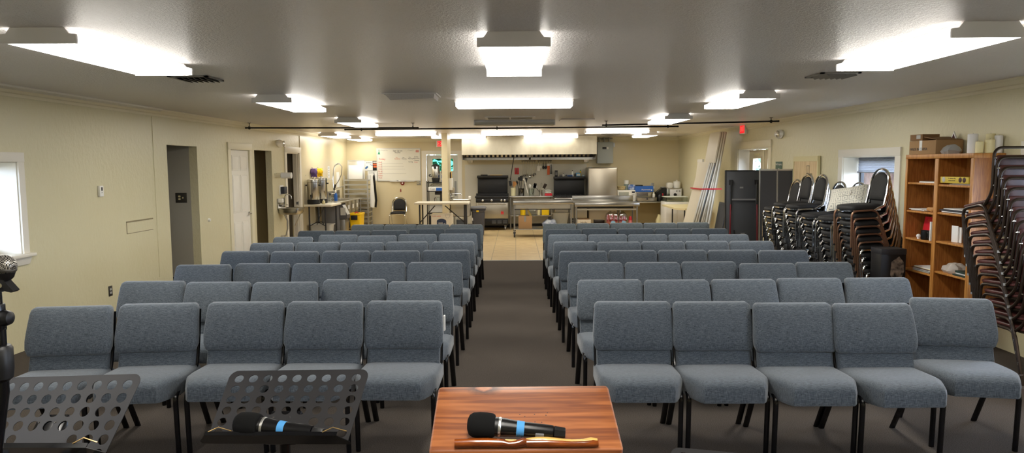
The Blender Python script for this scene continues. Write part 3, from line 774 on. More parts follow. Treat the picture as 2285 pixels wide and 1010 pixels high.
# ------------------------------------------------------------------ banquet chairs in stacks
def banquet_chair(frame, pad, square=False, group='black banquet chairs in stacks', name='banquet_chair'):
    """faces -y, origin on the floor under the middle of the seat"""
    t = thing(name, 'x', 'chair', group=group)
    if square: sh = rrect(-.195, .195, -.2, .2, .035)
    else:
        sh = [(.19, .17), (.16, .2), (-.16, .2), (-.19, .17), (-.2, 0), (-.195, -.12)] + [(-.195*math.cos(R(a)), -.12-.085*math.sin(R(a))) for a in range(15, 180, 15)] + [(.195, -.12), (.2, 0)]
    th = .028 if square else .045
    part('seat', MB().slab(dens(sh, .05), [(.02, .435), (.002, .438), (0, .448), (0, .435+th*.7), (.012, .435+th), (.05, .437+th+.006), (.12, .437+th+.008)], 'xy'), pad, t, ang=60)
    part('seat_apron', MB().slab(dens(sh, .05), [(.006, .418), (.004, .434), (.05, .4345)], 'xy'), frame, t)
    lean = lambda z: .2 + (z-.43)*.2
    r = .0135 if square else .0115
    for s in (-1, 1):
        x = .208*s
        p = fillet([(x, -.185, 0), (x, -.17, .425), (x, .11, .425), (x, .24, 0)], .07, 6)
        side = part('leg_frame', MB().tube(p, r, 8), frame, t)
        for q in (p[0], p[-1]): part('glide', MB().lathe([(.014, 0), (.014, .02)], (q.x, q.y, 0), 8), 'gal' if square else 'blackplastic', side)
    z1 = .87
    if square: arch = fillet([(-.2, .1, .418), (-.205, lean(.5), .5), (-.2, lean(z1), z1), (.2, lean(z1), z1), (.205, lean(.5), .5), (.2, .1, .418)], .075, 6)
    else:
        arch = [(-.195, .08, .418), (-.2, lean(.47)-.01, .47), (-.198, lean(.6), .6), (-.19, lean(.7), .7)]
        arch += [(-.188*math.cos(R(a)), lean(.72+.15*math.sin(R(a))), .72+.15*math.sin(R(a))) for a in range(15, 166, 15)]
        arch += [(.19, lean(.7), .7), (.198, lean(.6), .6), (.2, lean(.47)-.01, .47), (.195, .08, .418)]
    bf = part('back_frame', MB().tube(arch, .0125 if square else .0135, 8, flat=1. if square else 1.3), frame, t)
    if square:
        o2 = dens(rrect(-.19, .19, .52, .81, .03), .06)
        for z in (.56, .78):
            for s in (-1, 1): part('screw', MB().lathe([(.007, 0), (.007, .03), (.004, .032)], (.203*s, lean(z), z), 8, 'y'), 'chrome', bf)
    else:
        o2 = [(-.165, .62), (-.165, .52), (.165, .52), (.165, .62)] + [(.172*math.cos(R(a)), .69+.145*math.sin(R(a))) for a in range(0, 181, 15)]
        o2 = dens(o2, .05)
    f = lambda p: V((p.x, p.y + lean(p.z), p.z))
    part('backrest', MB().slab(o2, [(.06, -.026), (.02, -.022), (.004, -.01), (0, 0), (.004, .008), (.02, .012), (.06, .013)], 'xz', f), pad, t, ang=60)
    return t
def stack(proto, used, x, y, rotz, n, pitch, step, tilt, label, jig=0):
    rg = random.Random(int(y*100))
    d = V((math.sin(rotz), -math.cos(rotz), 0))
    for k in range(n):
        o = proto if not used else dup(proto); used = True
        p = V((x, y, 0)) + d*step*k
        a = tilt*min(1, k/2) if tilt < R(5) else R(1.0)*k
        o.location = (p.x, p.y, pitch*k + (.19*math.sin(a)))
        o.rotation_euler = (a, 0, rotz + rg.uniform(-jig, jig))
        top = n-1-k
        pos = 'top chair' if top == 0 else ('bottom chair' if k == 0 else ORD[top] + ' chair down')
        o['label'] = label % pos
    return True
pb = banquet_chair('chrome', 'vinyl')
SX = 4.16
u = stack(pb, False, SX, 8.62, -PI/2, 8, .0885, .021, R(3), 'black chrome banquet chair, %s of the stack under the patterned pillow', .02)
u = stack(pb, u, SX, 9.13, -PI/2, 8, .0885, .021, R(3), 'black chrome banquet chair, %s of the stack just behind the pillow stack', .02)
u = stack(pb, u, SX, 9.62, -PI/2, 9, .0885, .021, R(3), 'black chrome banquet chair, %s of the third stack from the black folding table', .02)
u = stack(pb, u, SX, 10.08, -PI/2, 9, .0885, .021, R(3), 'black chrome banquet chair, %s of the second stack from the black folding table', .02)
u = stack(pb, u, SX, 10.53, -PI/2, 8, .0885, .021, R(3), 'black chrome banquet chair, %s of the stack nearest the black folding table', .02)
u = stack(pb, u, SX-.03, 7.97, -PI/2, 5, .0885, .021, R(3), 'black chrome banquet chair, %s of the black framed chairs beside the bookcase', .02)
pbr = dup(pb)
for ch in pbr.children:
    if ch.name.split('.')[0] in ('leg_frame',):
        ch.data = ch.data.copy(); ch.data.materials.clear(); ch.data.materials.append(K['brownmetal'])
pbr['group'] = 'brown framed banquet chairs in stack'
d0 = .0885*5
for k in range(5):
    o = pbr if k == 0 else dup(pbr)
    o.location = (SX-.03-.021*(5+k), 7.97, d0+.0885*k+.19*math.sin(R(3))); o.rotation_euler = (R(3), 0, -PI/2)
    o['label'] = 'black banquet chair with brown legs, %s of the stack by the window' % ('topmost' if k == 4 else ORD[4-k] + ' from the top')
po = banquet_chair('darkbrown', 'burgundy', True, 'brown stacking chairs by the bookcase', 'stacking_chair')
stack(po, False, 4.165, 5.56, PI, 13, .0775, .029, R(8), 'brown stacking chair with burgundy seat, %s of the stack by the bookcase')

# pillow on a stack
t = thing('throw_pillow', 'white pillow with grey geometric pattern on the black chair stack', 'pillow', (4.05, 8.5, 1.335))
e1, e2 = V((.2, .3, .3)).normalized(), V((.38, -.34, .09)); e2 = (e2-e1*e2.dot(e1)).normalized(); e3 = e2.cross(e1)
t.rotation_euler = M((e2, e1, e3)).transposed().to_euler()
sq = dens(rrect(-.22, .22, -.2, .2, .02), .03)
def pf(p):
    a, b = p.x/.22, p.y/.2
    p.x *= 1-.06*(1-b*b); p.y *= 1-.06*(1-a*a)
    return p
m, nt, b = nodes('pillow_print')
tc = nt.nodes.new('ShaderNodeTexCoord'); mp = nt.nodes.new('ShaderNodeMapping'); mp.inputs['Scale'].default_value = (9, 9, 0); mp.inputs['Rotation'].default_value = (0, 0, R(45))
nt.links.new(tc.outputs['Object'], mp.inputs['Vector'])
ck = nt.nodes.new('ShaderNodeTexVoronoi'); ck.distance = 'MANHATTAN'; ck.inputs['Scale'].default_value = 1; ck.inputs['Randomness'].default_value = 0
nt.links.new(mp.outputs[0], ck.inputs['Vector'])
mu = nt.nodes.new('ShaderNodeMath'); mu.operation = 'MULTIPLY'; mu.inputs[1].default_value = 22; nt.links.new(ck.outputs['Distance'], mu.inputs[0])
sn = nt.nodes.new('ShaderNodeMath'); sn.operation = 'SINE'; nt.links.new(mu.outputs[0], sn.inputs[0])
nt.links.new(ramp(nt, sn.outputs[0], [(.55, 'd6d3c6'), (.8, '8b8d88')]), b.inputs['Base Color']); b.inputs['Roughness'].default_value = .9
part('cover', MB().slab(sq, [(.17, -.085), (.11, -.075), (.05, -.05), (.015, -.02), (0, 0), (.015, .02), (.05, .05), (.11, .075), (.17, .085)], 'xy', pf), m, t, ang=60)
part('piping', MB().tube([pf(V((x, y, 0))) for x, y in sq] + [pf(V((*sq[0], 0)))], .005, 6, cap=False), 'lightgrey', t)

# ------------------------------------------------------------------ bookcase and what is on it
BX0, BX1, BY0, BY1, BZ = 4.285, 4.585, 6.56, 7.68, 1.845
t = thing('bookcase', 'tall oak bookcase with two bays of shelves against the right wall', 'bookcase', ((BX0+BX1)/2, (BY0+BY1)/2, 0))
for a, b in ((BY0, BY0+.025), (BY1-.025, BY1), (7.1, 7.145)):
    wpart('side_panel', MB().box(BX0+.012, BX1, a, b, 0, BZ-.002), 'oak', t)
    w = .012
    wpart('face_stile', MB().box(BX0, BX0+.014, a-w*.5, b+w*.5, 0, BZ-.046, .003), 'oakedge', t)
wpart('top_panel', MB().box(BX0-.002, BX1, BY0-.007, BY1+.007, BZ-.045, BZ, .003), 'oakedge', t)
wpart('back_panel', MB().box(BX1-.012, BX1-.002, BY0+.02, BY1-.02, 0, BZ-.02), 'oak', t)
mb = MB()
for y in (6.7, 7.0, 7.25, 7.55):
    for k in range(16): mb.lathe([(.004, 0), (.004, .002)], (BX1-.014, y, .3+.09*k), 6, 'x')
wpart('peg_holes', mb, 'ink', t)
wpart('base_rail', MB().box(BX0+.01, BX0+.03, BY0+.02, BY1-.02, 0, .09), 'oakedge', t)
SL = [.09, .39, .655, .965, 1.255, 1.55][::1]
LZ = [.09, .605, .945, 1.245, 1.548]; RZ = [.09, .655, .965, 1.258, 1.54]
for z in LZ: wpart('shelf', MB().box(BX0+.012, BX1-.012, 7.145, BY1-.025, z-.022, z, .005), 'oakedge', t)
for z in RZ: wpart('shelf', MB().box(BX0+.012, BX1-.012, BY0+.025, 7.1, z-.022, z, .005), 'oakedge', t)
def flatstuff(name, lab, cat, y0, y1, z, n, mats, grp=None, x0=BX0+.03, d=.2, th=.006, seed=1, sl=0):
    rg = random.Random(seed); mb = MB(); zz = z+.0005
    for k in range(n):
        mb.mi = rg.randrange(len(mats)); dx, dy = rg.uniform(-.015, .02), rg.uniform(-.03, .03); h = th*rg.uniform(.5, 1.3)
        mb.box(x0+dx, x0+d+dx, y0+dy, y1+dy, zz, zz+h); zz += h+.0003
    return solo(name, mb, mats, lab, cat, grp)
flatstuff('paper_sheets', 'loose white papers on the top left bookcase shelf', 'papers', 7.2, 7.5, 1.548, 2, ['paper', 'lightgrey'], th=.008, seed=3)
flatstuff('paper_sheets', 'papers lying under the yellow game box', 'papers', 6.62, 6.95, 1.54, 3, ['paper', 'lightgrey'], th=.004, d=.22, seed=5)
t = thing('game_box', 'flat yellow box with dark emblems on the top right bookcase shelf', 'box', (BX0+.12, 6.84, 1.556))
part('box_body', MB().box(-.11, .11, -.215, .225, 0, .062, .002), mat('yellow_card', 'd6bb45', .6), t)
mb = MB()
for y in (-.15, -.09): mb.lathe([(.026, 0), (.024, -.001)], (-.1105, y, .034), 16, 'x')
part('emblem', mb, mat('dark_maroon_print', '3f2119', .6), t)
part('emblem', MB().lathe([(.026, 0), (.024, -.001)], (-.1105, .17, .034), 16, 'x'), 'lightgrey', t)
for z, s, tx in ((.047, .016, 'G. Collection Play'), (.025, .013, 'DELUXE EDITION')): lettering(tx, s, 'ink', (-.1108, .04, z), TO_LEFT, t)
flatstuff('paper_sheets', 'white papers on the second shelf of the left bay', 'papers', 7.38, 7.62, 1.245, 3, ['paper', 'lightgrey'], th=.009, seed=7)
solo('wooden_carving', MB().tube([(4.36, 7.36, 1.272), (4.36, 7.28, 1.268), (4.37, 7.2, 1.285)], [.018, .026, .012], 8).ball((4.36, 7.27, 1.27), .024), mat('tan_wood', 'c08e55', .5), 'tan wooden carving on the second shelf of the left bay', 'ornament')
solo('standing_folder', MB().box(4.38, 4.56, 7.155, 7.17, 1.246, 1.5), 'navy', 'dark upright folder against the bookcase divider', 'folder')
flatstuff('magazine_pile', 'pile of magazines on the second shelf of the right bay', 'magazines', 6.62, 7.05, 1.258, 6, ['paper', 'cream', 'navy', 'ink'], th=.008, seed=9, d=.22)
def book(lab, y0, y1, z, h, m, lean=0, x0=BX0+.06, d=.16, tx=None, tm='paper'):
    t = thing('book', lab, 'book', (x0, y0, z), group='upright books in the bookcase', rot=(R(lean), 0, 0))
    part('cover', MB().box(0, d, 0, y1-y0, 0, h, .0015), m, t)
    part('pages', MB().box(-.0005, d-.006, .003, y1-y0-.003, .004, h+.0006), 'paper', t)
    return t
b1 = thing('book', 'red book facing out on the third shelf of the left bay', 'book', (4.45, 7.5, .946), rot=(0, R(10), 0), group='upright books in the bookcase')
part('cover', MB().box(-.012, .012, -.1, .1, 0, .23), 'red', b1)
lettering('LIFE', .045, 'orange', (-.0135, 0, .19), TO_LEFT, b1)
b1 = thing('book', 'white book leaning in front of the red book', 'book', (4.41, 7.37, .946), rot=(R(18), R(8), 0), group='upright books in the bookcase')
part('cover', MB().box(-.01, .01, -.08, .06, .0, .21), 'paper', b1)
part('cover_print', MB().box(-.0112, -.0105, -.05, .04, .115, .13), 'gal', b1)
book('narrow black book by the divider on the third shelf', 7.2, 7.22, .946, .24, 'ink')
book('narrow white book by the divider on the third shelf', 7.225, 7.242, .946, .2, 'paper', x0=BX0+.03)
t = thing('mug', 'black mug with white lettering on the third shelf of the left bay', 'mug', (BX0+.06, 7.37, .946))
part('cup', MB().lathe([(.036, 0), (.04, .008), (.04, .098), (.036, .098), (.035, .01), (0, .008)], n=20), 'blackplastic', t)
part('handle', MB().tube([(0, -.038, .08), (0, -.066, .074), (0, -.07, .045), (0, -.06, .026), (0, -.038, .022)], .006, 8), 'blackplastic', t)
solo('ornament', MB().ball((BX0+.05, 7.47, .975), .022).lathe([(.014, 0), (.01, .02)], (BX0+.05, 7.47, .946)), 'candlew', 'small white ornament left of the black mug', 'ornament')
solo('card_holder', MB().box(4.38, 4.39, 6.88, 6.98, .9665, 1.13, .002).box(4.395, 4.405, 6.85, 6.94, .9665, 1.12), 'paper', 'white cards standing on the third shelf of the right bay', 'cards')
t = book('tan book leaning on the third shelf of the right bay', 6.8, 6.815, .966, .18, mat('tan_cover', 'a5683c', .6), lean=-8, x0=BX0+.13)
flatstuff('magazine_pile', 'pile of colourful magazines on the fourth shelf of the left bay', 'magazines', 7.2, 7.5, .605, 7, ['paper', 'burgundy', 'cream', 'lightgrey', 'paper'], th=.009, seed=12, d=.22)
solo('plastic_bag', MB().slab(dens(rrect(4.31, 4.5, 6.84, 7.02, .05), .03), [(.02, .656), (0, .68), (.01, .72), (.04, .745), (.07, .75)], 'xy', lambda p: p + V((.012*math.sin(70*p.y), .01*math.sin(60*p.x), .008*math.sin(90*p.x+50*p.y)*(p.z > .67)))), mat('cloudy_plastic', 'b8aea4', .4), 'crumpled clear plastic bag on the fourth shelf of the right bay', 'bag')
flatstuff('folder_pile', 'green and grey folders on the fourth shelf of the right bay', 'folders', 6.6, 6.82, .655, 3, [mat('dark_green_card', '26382f', .6), 'grey_p', 'paper'], th=.022, seed=2, d=.23)
t = thing('leaflet', 'white leaflet standing in the lowest right bay', 'leaflet', (BX0+.04, 6.66, .091))
part('sheet', MB().box(0, .004, -.05, .05, 0, .3), 'paper', t)
part('printed_line', MB().box(-.0008, 0, -.03, .03, .195, .207), 'ink', t)
part('printed_band', MB().box(-.0008, 0, -.045, .045, .23, .26), 'purple', t)
# on top of the bookcase
t = thing('cardboard_box', 'brown cardboard box with printed letters on the bookcase, the big lower one', 'box', (4.42, 7.42, BZ))
part('carton', MB().box(-.13, .15, -.26, .22, .001, .145, .003), 'card', t)
part('tape_strip', MB().box(-.1315, -.13, -.02, .03, .04, .145).box(-.1315, .15, -.02, .03, .145, .1465), 'paper', t)
part('open_flap', MB().prism([(-.26, .145), (-.26, .15), (-.03, .185), (-.03, .178)], -.12, .14, 'yz'), 'cardd', t)
lettering('MADE IN CHINA', .042, 'ink', (-.1318, .04, .055), TO_LEFT, t, depth=.0003)
t = thing('cardboard_box', 'small brown carton with a white label on top of the big box', 'box', (4.37, 7.51, BZ+.147))
part('carton', MB().box(-.08, .1, -.11, .12, .0, .066, .002), 'cardd', t)
part('shipping_label', MB().box(-.0815, -.08, -.075, .0, .018, .058), 'lightgrey', t)
t = thing('triangle_plaque', 'small dark triangular plaque with pale edges behind the big box', 'ornament', (4.54, 7.27, BZ+.1), rotz=-PI/2)
part('plaque', MB().prism([(-.075, .0), (.075, .0), (0, .135)], -.006, .006, 'xz'), 'paper', t)
part('plaque_face', MB().prism([(-.055, .012), (.055, .012), (0, .11)], -.008, -.006, 'xz'), mat('dark_red_print', '4c1d1c', .6), t)
part('foot', MB().box(-.05, .05, -.04, .04, -.1, 0), 'cardd', t)
solo('plastic_bag', MB().slab(dens(rrect(4.3, 4.44, 6.93, 7.12, .06), .025), [(.01, BZ+.0005), (-.005, BZ+.03), (.012, BZ+.062), (.035, BZ+.082), (.06, BZ+.088)], 'xy', lambda p: p + V((.008*math.sin(90*p.y), .008*math.sin(70*p.x), .006*math.sin(80*p.x+60*p.y)*(p.z > BZ+.01)))), mat('silver_film', 'b5b5b3', .3, .4), 'crumpled silvery plastic bag in front of the cardboard box', 'bag')
def candle(x, y, r, h, m, lab):
    t = thing('pillar_candle', lab, 'candle', (x, y, BZ), group='pillar candles on the bookcase')
    part('wax', MB().lathe([(r-.004, 0), (r, .005), (r, h-.006), (r-.005, h), (r*.6, h-.006), (0, h-.008)], n=22), m, t)
    part('wick', MB().tube([(0, 0, h-.01), (.002, 0, h+.008)], .0015, 5), 'ink', t)
candle(4.37, 6.71, .044, .185, 'candlew', 'tall white pillar candle, nearest the cardboard box')
candle(4.525, 6.69, .04, .185, 'candle', 'tall cream pillar candle standing behind the short ones')
candle(4.375, 6.62, .032, .11, 'candle', 'shorter narrow cream candle right beside the white candle')
candle(4.465, 6.61, .043, .13, 'candle', 'wide cream candle at the near end of the bookcase')
candle(4.545, 6.605, .035, .165, 'candlew', 'pale candle at the back, behind the wide cream one')
# black box with a printed picture
t = thing('storage_box', 'tall black box with a pale printed picture between chairs and bookcase', 'box', (4.04, 7.52, 0))
part('box_body', MB().box(-.12, .145, -.1, .12, 0, .83, .004), 'blackplastic', t)
part('lid', MB().box(-.123, .148, -.103, .123, .78, .84, .004), 'matteblack', t)
mb = MB(); mb.slab([(-.02, .56), (.02, .5), (.05, .53), (.1, .52), (.13, .6), (.12, .7), (.07, .76), (.03, .73), (-.01, .7)][::1], [(0, -.1005), (.002, -.1025)], 'xz')
part('printed_picture', mb, mat('sepia_print', '8c7c6d', .6, col2='201d1c', ns=(18, 3, (1, 1, 1))), t)
# red tub and dark step by the stack
t = thing('red_tub', 'red plastic tub rim at the edge beside the brown chair stack', 'tub', (4.06, 5.12, 0))
part('tub', MB().lathe([(.12, 0), (.15, .4), (.158, .42), (.158, .44), (.145, .44), (.115, .02), (0, .02)], n=24), 'red', t)

# ------------------------------------------------------------------ folded tables and boards by the glazed doors
t = thing('folding_table', 'black folded table standing on end before the glazed doors', 'table', (3.99, 12.15, 0), rot=(R(-4), 0, R(-6)))
part('tabletop', MB().box(-.3, .3, 0, .045, 0, 1.64, .006), 'tabledark', t)
part('table_edge', MB().box(-.31, -.3, -.012, .05, 0, 1.645).box(.3, .31, -.012, .05, 0, 1.645).box(-.31, .31, -.012, .05, 1.635, 1.65), 'blackplastic', t)
for s in (-1, 1):
    part('leg', MB().tube([(.215*s, -.03, 1.46), (.215*s, -.03, .95)], .016, 8).box(.19*s, .245*s, -.045, 0, 1.4, 1.48), 'blackplastic', t)
    part('leg', MB().tube([(.225*s, -.05, 1.05), (.235*s, -.05, .15)], .014, 8), 'maroon', t)
part('crossbar', MB().box(-.21, .21, -.04, -.02, 1.12, 1.15), 'grey_p', t)
part('lower_brace', MB().tube([(-.16, -.03, .6), (-.1, -.03, .1)], .012, 8).box(-.17, .17, -.03, -.015, .3, .33), 'blackplastic', t)
part('maker_label', MB().box(-.06, .0, -.002, 0, 1.33, 1.36).box(-.04, .03, -.002, 0, .52, .55), 'gal', t)
t = thing('display_panel', 'dark grey two-panel display board with pale metal edge', 'board', (4.3, 11.4, 0), rot=(R(-3), 0, R(-2)))
for a, b in ((-.283, -.003), (.003, .263)):
    p = part('felt_panel', MB().box(a, b, 0, .03, .01, 1.66), 'felt', t)
    part('panel_edge', MB().box(a, a+.008, -.004, .034, 0, 1.67).box(b-.018 if b > .1 else b-.006, b, -.004, .034, 0, 1.67).box(a, b, -.004, .034, 1.645, 1.672), 'alum', p)
part('folded_leaf', MB().box(-.27, .275, .04, .09, .01, 1.66), 'blackplastic', t)
t = thing('cream_panel', 'short cream board standing between folded table and chair stacks', 'board', (4.06, 11.15, 0), rot=(0, 0, R(4)))
part('board_front', MB().box(-.07, -.045, 0, .04, 0, .885), 'cream', t)
part('board_back', MB().box(-.04, .075, .005, .035, 0, .885), mat('olive_board', '9c9468', .6), t)

# leaning white tables
def lean_table(lab, x0, th, L, ang, y, w=.74, m='tabletop', e='tableedge'):
    t = thing('folded_table', lab, 'table', (x0, y, .002), rot=(0, R(ang), 0), group='white tables leaning on the right wall')
    part('tabletop', MB().prism(rrect(0, w, 0, L, .05), -th, -th+.024, 'yz'), m, t)
    part('table_edge', MB().prism(rrect(.004, w-.004, .004, L-.004, .05), -th+.0242, -.0008, 'yz'), e, t)
for k, lab in enumerate(('front six-foot white table of the leaning bundle', 'second six-foot white table of the leaning bundle', 'third six-foot table of the bundle, before the dark gap', 'fourth six-foot table of the bundle, next to the tall ones')):
    lean_table(lab, 3.52+.052*k+(.02 if k == 3 else 0), .045, 1.84, 14.6-.3*k, 14.2, e='grey_p' if k == 2 else 'tableedge')
for k, lab in enumerate(('tallest leaning white table, nearest the six-foot ones', 'middle eight-foot white table reaching almost to the ceiling', 'eight-foot leaning table closest to the right wall')):
    lean_table(lab, 3.785+.058*k, .048, 2.44, 10.0-.3*k, 14.24)
t = thing('leaning_panel', 'plain white panel showing behind the leaning six-foot tables', 'board', (3.93, 15.3, 0), rot=(0, R(6), 0))
part('sheet', MB().box(-.03, 0, 0, .4, 0, 1.86, .003), 'tabletop', t)
part('sheet_rail', MB().box(-.036, .004, -.004, .404, 1.8, 1.87), 'white', t)
t = thing('folded_table', 'short dark-topped table with pale edge leaning right of the bundle', 'table', (4.02, 13.62, 0), rot=(0, R(9.5), 0))
part('tabletop', MB().box(-.05, -.02, 0, .5, 0, 1.0), 'tabledark', t)
part('table_edge', MB().box(-.018, .07, -.02, .02, .0, 1.28, .006), 'tableedge', t)
part('hinge', MB().tube([(.03, -.03, 1.27), (.07, -.03, 1.28)], .012, 8), 'blackplastic', t)
solo('red_strap', MB().box(3.765, 4.2, 14.188, 14.197, 1.235, 1.262).prism([(14.188, 1.235), (14.188, 1.262), (14.96, 1.262), (14.96, 1.235)], 3.752, 3.765, 'yz'), 'red', 'red strap tied around the bundle of leaning white tables', 'strap')
# ------------------------------------------------------------------ foreground: lectern, microphones, music stands
LT = (R(15.7), 0, R(.9)); LP = V((.027, 1.914, .954))
LM = M.Translation(LP) @ Euler(LT).to_matrix().to_4x4()
t = thing('lectern', 'stained pine lectern with a knotty sloping top', 'lectern', (.03, 2.05, 0))
tb = MB().slab(rrect(-.277, .277, -.002, .32, .012, 3), [(.006, -.03), (0, -.024), (0, -.006), (.002, -.002), (.007, 0), (.05, 0)], 'xy')
for v in tb.bm.verts: pass
top = part('lectern_top', tb, 'lectern', t, ang=50)
top.matrix_parent_inverse = M.Identity(4)
top.location = LP - V((.03, 2.05, 0)); top.rotation_euler = LT
part('column', MB().prism([(-.1, 0), (.12, 0), (.12, .96), (-.1, .905)], -.2, .2, 'yz'), 'lectern', t)
part('base', MB().box(-.26, .26, -.16, .18, 0, .04, .006), 'lectern', t)
mb = MB()
for (a, b) in ((.0, .155), (.03, .165), (.065, .16), (.07, .172), (.005, .118), (.03, .128), (.05, .125), (.02, .108), (.06, .11), (.015, .098), (-.015, .165)):
    mb.lathe([(.0022, .0003), (.001, .0006)], (a, b, 0), 6)
o = part('nail_holes', mb, 'ink', top)

def wireless_mic(lab, mtx):
    """handheld microphone lying along +x; origin under the middle of the windscreen"""
    t = thing('handheld_microphone', lab, 'microphone')
    t.matrix_world = mtx; t.location, q, _ = mtx.decompose(); t.rotation_euler = q.to_euler()
    r = .037
    pr = [(0, -.044), (.016, -.043), (.028, -.038), (.035, -.027), (.0372, -.008), (.0368, .012), (.0345, .03), (.031, .036), (.026, .038)]
    part('windscreen', MB().lathe(pr, (0, 0, r), 28, 'x'), 'foam', t, ang=60)
    ax = M.Translation((0, 0, r)) @ M.Rotation(R(3.6), 4, 'Y')
    part('collar', MB().lathe([(.027, .034), (.0275, .046)], (0, 0, 0), 24, 'x', ax), 'blackplastic', t)
    part('ring', MB().lathe([(.0265, .046), (.0282, .048), (.0282, .053), (.0265, .055)], (0, 0, 0), 24, 'x', ax), 'alum', t, 'silver ring')
    part('body', MB().lathe([(.0268, .055), (.0262, .065), (.0225, .1), (.0215, .13), (.0195, .2), (.0185, .206), (0, .206)], (0, 0, 0), 24, 'x', ax), mat('satin_black_body', '0e0e10', .3), t)
    part('tape_band', MB().lathe([(.0226, .1), (.023, .1005), (.0222, .1215), (.0218, .122)], (0, 0, 0), 24, 'x', ax), 'tape', t, 'blue tape band')
    part('antenna', MB().lathe([(.012, .205), (.0175, .209), (.016, .238), (.014, .241), (0, .241)], (0, 0, 0), 6, 'x', ax), 'blackplastic', t)
    part('switch', MB().box(.155, .18, -.0255, -.0175, -.006, .006, .002, mtx=ax), 'grey_p', t)
    lettering('O', .012, 'ink', (.111, -.0215, r-.014), (R(60), 0, R(90)), t, depth=.0002)
    return t
wireless_mic('black microphone with blue tape lying on the wooden lectern', LM @ M.Translation((-.126, .064, .0005)) @ M.Rotation(R(-5), 4, 'Z'))
# carved stick
t = thing('carved_stick', 'glossy carved stick lying along the front edge of the lectern', 'stick')
mx = LM @ M.Translation((0, .013, .0005)); t.location, q, _ = mx.decompose(); t.rotation_euler = q.to_euler()
pts = [(-.204, .0, .014), (-.16, .001, .0145), (-.11, .001, .014), (-.07, -.0005, .0135), (-.05, -.005, .0125), (-.03, -.0035, .0125), (-.01, .002, .014), (.0, .003, .014)]
part('bark_half', MB().tube(pts, [.0125, .0135, .0138, .0125, .0085, .0105, .013, .0115], 14), 'stick', t, ang=60)
pts = [(.0, .001, .0115), (.05, .0, .0125), (.1, -.002, .0115), (.13, -.004, .011), (.165, -.004, .0115), (.19, -.003, .0125), (.205, -.003, .012)]
part('bark_half', MB().tube(pts, [.0115, .012, .0105, .0095, .0095, .0115, .0095], 14), 'stick', t, ang=60)
pts = [(.0, .006, .0155), (.03, .006, .017), (.06, .005, .0165), (.1, .0025, .0145), (.13, .0, .014), (.16, .0005, .0145), (.185, .002, .0155), (.203, .001, .015)]
part('bare_face', MB().tube(pts, [.0075, .0095, .0105, .009, .008, .008, .0105, .0085], 12), 'barewood', t, 'pale bare wood side', ang=60)
part('bare_notch', MB().tube([(-.06, .004, .02), (-.04, .002, .0185), (-.028, .003, .0195)], [.003, .005, .003], 8), 'barewood', t)

def music_stand(lab, p, yaw, tilt, roll, h, foot):
    t = thing('music_stand', lab, 'music stand', foot, group='black perforated music stands')
    W = .48
    cu = bpy.data.curves.new('desk', 'CURVE'); cu.dimensions = '2D'; cu.fill_mode = 'BOTH'; cu.extrude = .0008
    def spl(pts):
        s = cu.splines.new('POLY'); s.points.add(len(pts)-1); s.use_cyclic_u = True
        for k, (x, y) in enumerate(pts): s.points[k].co = (x, y, 0, 1)
    spl([(-W/2+.012, -.01), (W/2-.012, -.01)] + [(W/2-.028+.028*math.cos(R(a)), h-.028+.028*math.sin(R(a))) for a in range(0, 91, 15)] + [(-W/2+.028+.028*math.cos(R(a)), h-.028+.028*math.sin(R(a))) for a in range(90, 181, 15)])
    for row in range(6):
        for c in range(9):
            if row >= 4 and c in (3, 4, 5): continue
            cx, cy = (c-4)*.0505, h-.031-row*.0388
            spl([(cx+.0155*math.cos(R(a)), cy+.0142*math.sin(R(a))) for a in range(0, 360, 18)])
    tmp = bpy.data.objects.new('desk', cu); COL.objects.link(tmp)
    me = bpy.data.meshes.new_from_object(tmp.evaluated_get(bpy.context.evaluated_depsgraph_get())); bpy.data.objects.remove(tmp)
    me.materials.clear(); me.materials.append(K['matteblack'])
    d = bpy.data.objects.new('desk', me); COL.objects.link(d); d.parent = t
    q = M.Rotation(R(yaw), 4, 'Z') @ M.Rotation(R(tilt), 4, 'X') @ M.Rotation(R(roll), 4, 'Y')
    d.location = V(p) - V(foot); d.rotation_euler = q.to_euler()
    part('ledge', MB().prism([(-W/2-.0, .014), (-W/2+.03, .05), (W/2-.03, .05), (W/2, .014), (W/2, -.002), (-W/2, -.002)], -.0125, -.0105, 'xz').box(-W/2+.03, W/2-.03, -.0125, .0, .049, .051), 'frame', d)
    for x in (-.165, .2):
        part('page_clip', MB().tube([(x-.035, -.002, .052), (x-.005, .012, .055), (x+.04, .001, .053)], .0016, 6), 'gold', d)
    part('rivet', MB().lathe([(.003, 0), (.002, .002)], (-.035, .075, .0008), 8).lathe([(.003, 0), (.002, .002)], (.02, .075, .0008), 8), 'chrome', d)
    part('desk_bracket', MB().box(-.05, .05, .0, .1, -.035, -.002, .004), 'frame', d)
    ctr = d.location + (q @ V((0, .04, -.03)))
    part('post', MB().tube([(ctr.x, ctr.y, ctr.z), (ctr.x, ctr.y+.005, ctr.z-.08), (0, 0, .1)], [.017, .016, .012], 12).lathe([(.02, .45), (.022, .5), (.016, .53)], n=12), 'frame', t)
    for a in (90, 210, 330):
        c, s = math.cos(R(a)), math.sin(R(a))
        part('leg', MB().tube([(.02*c, .02*s, .22), (.24*c, .24*s, .014)], .01, 8), 'frame', t)
    return t, M.Translation(V(p)) @ q
_, SM = music_stand('black perforated music stand holding a microphone, left of the lectern', (-.73, 2.045, .933), -5.6, 40.7, -3.7, .246, (-.72, 2.12, 0))
music_stand('black perforated music stand at the left edge, holding nothing', (-1.288, 1.798, 1.008), -7.1, 48.2, -7.6, .213, (-1.27, 1.87, 0))
music_stand('music stand of which only a grey top corner shows right of the lectern', (.66, 1.83, .768), -14, 28, 0, .246, (.68, 1.95, 0))
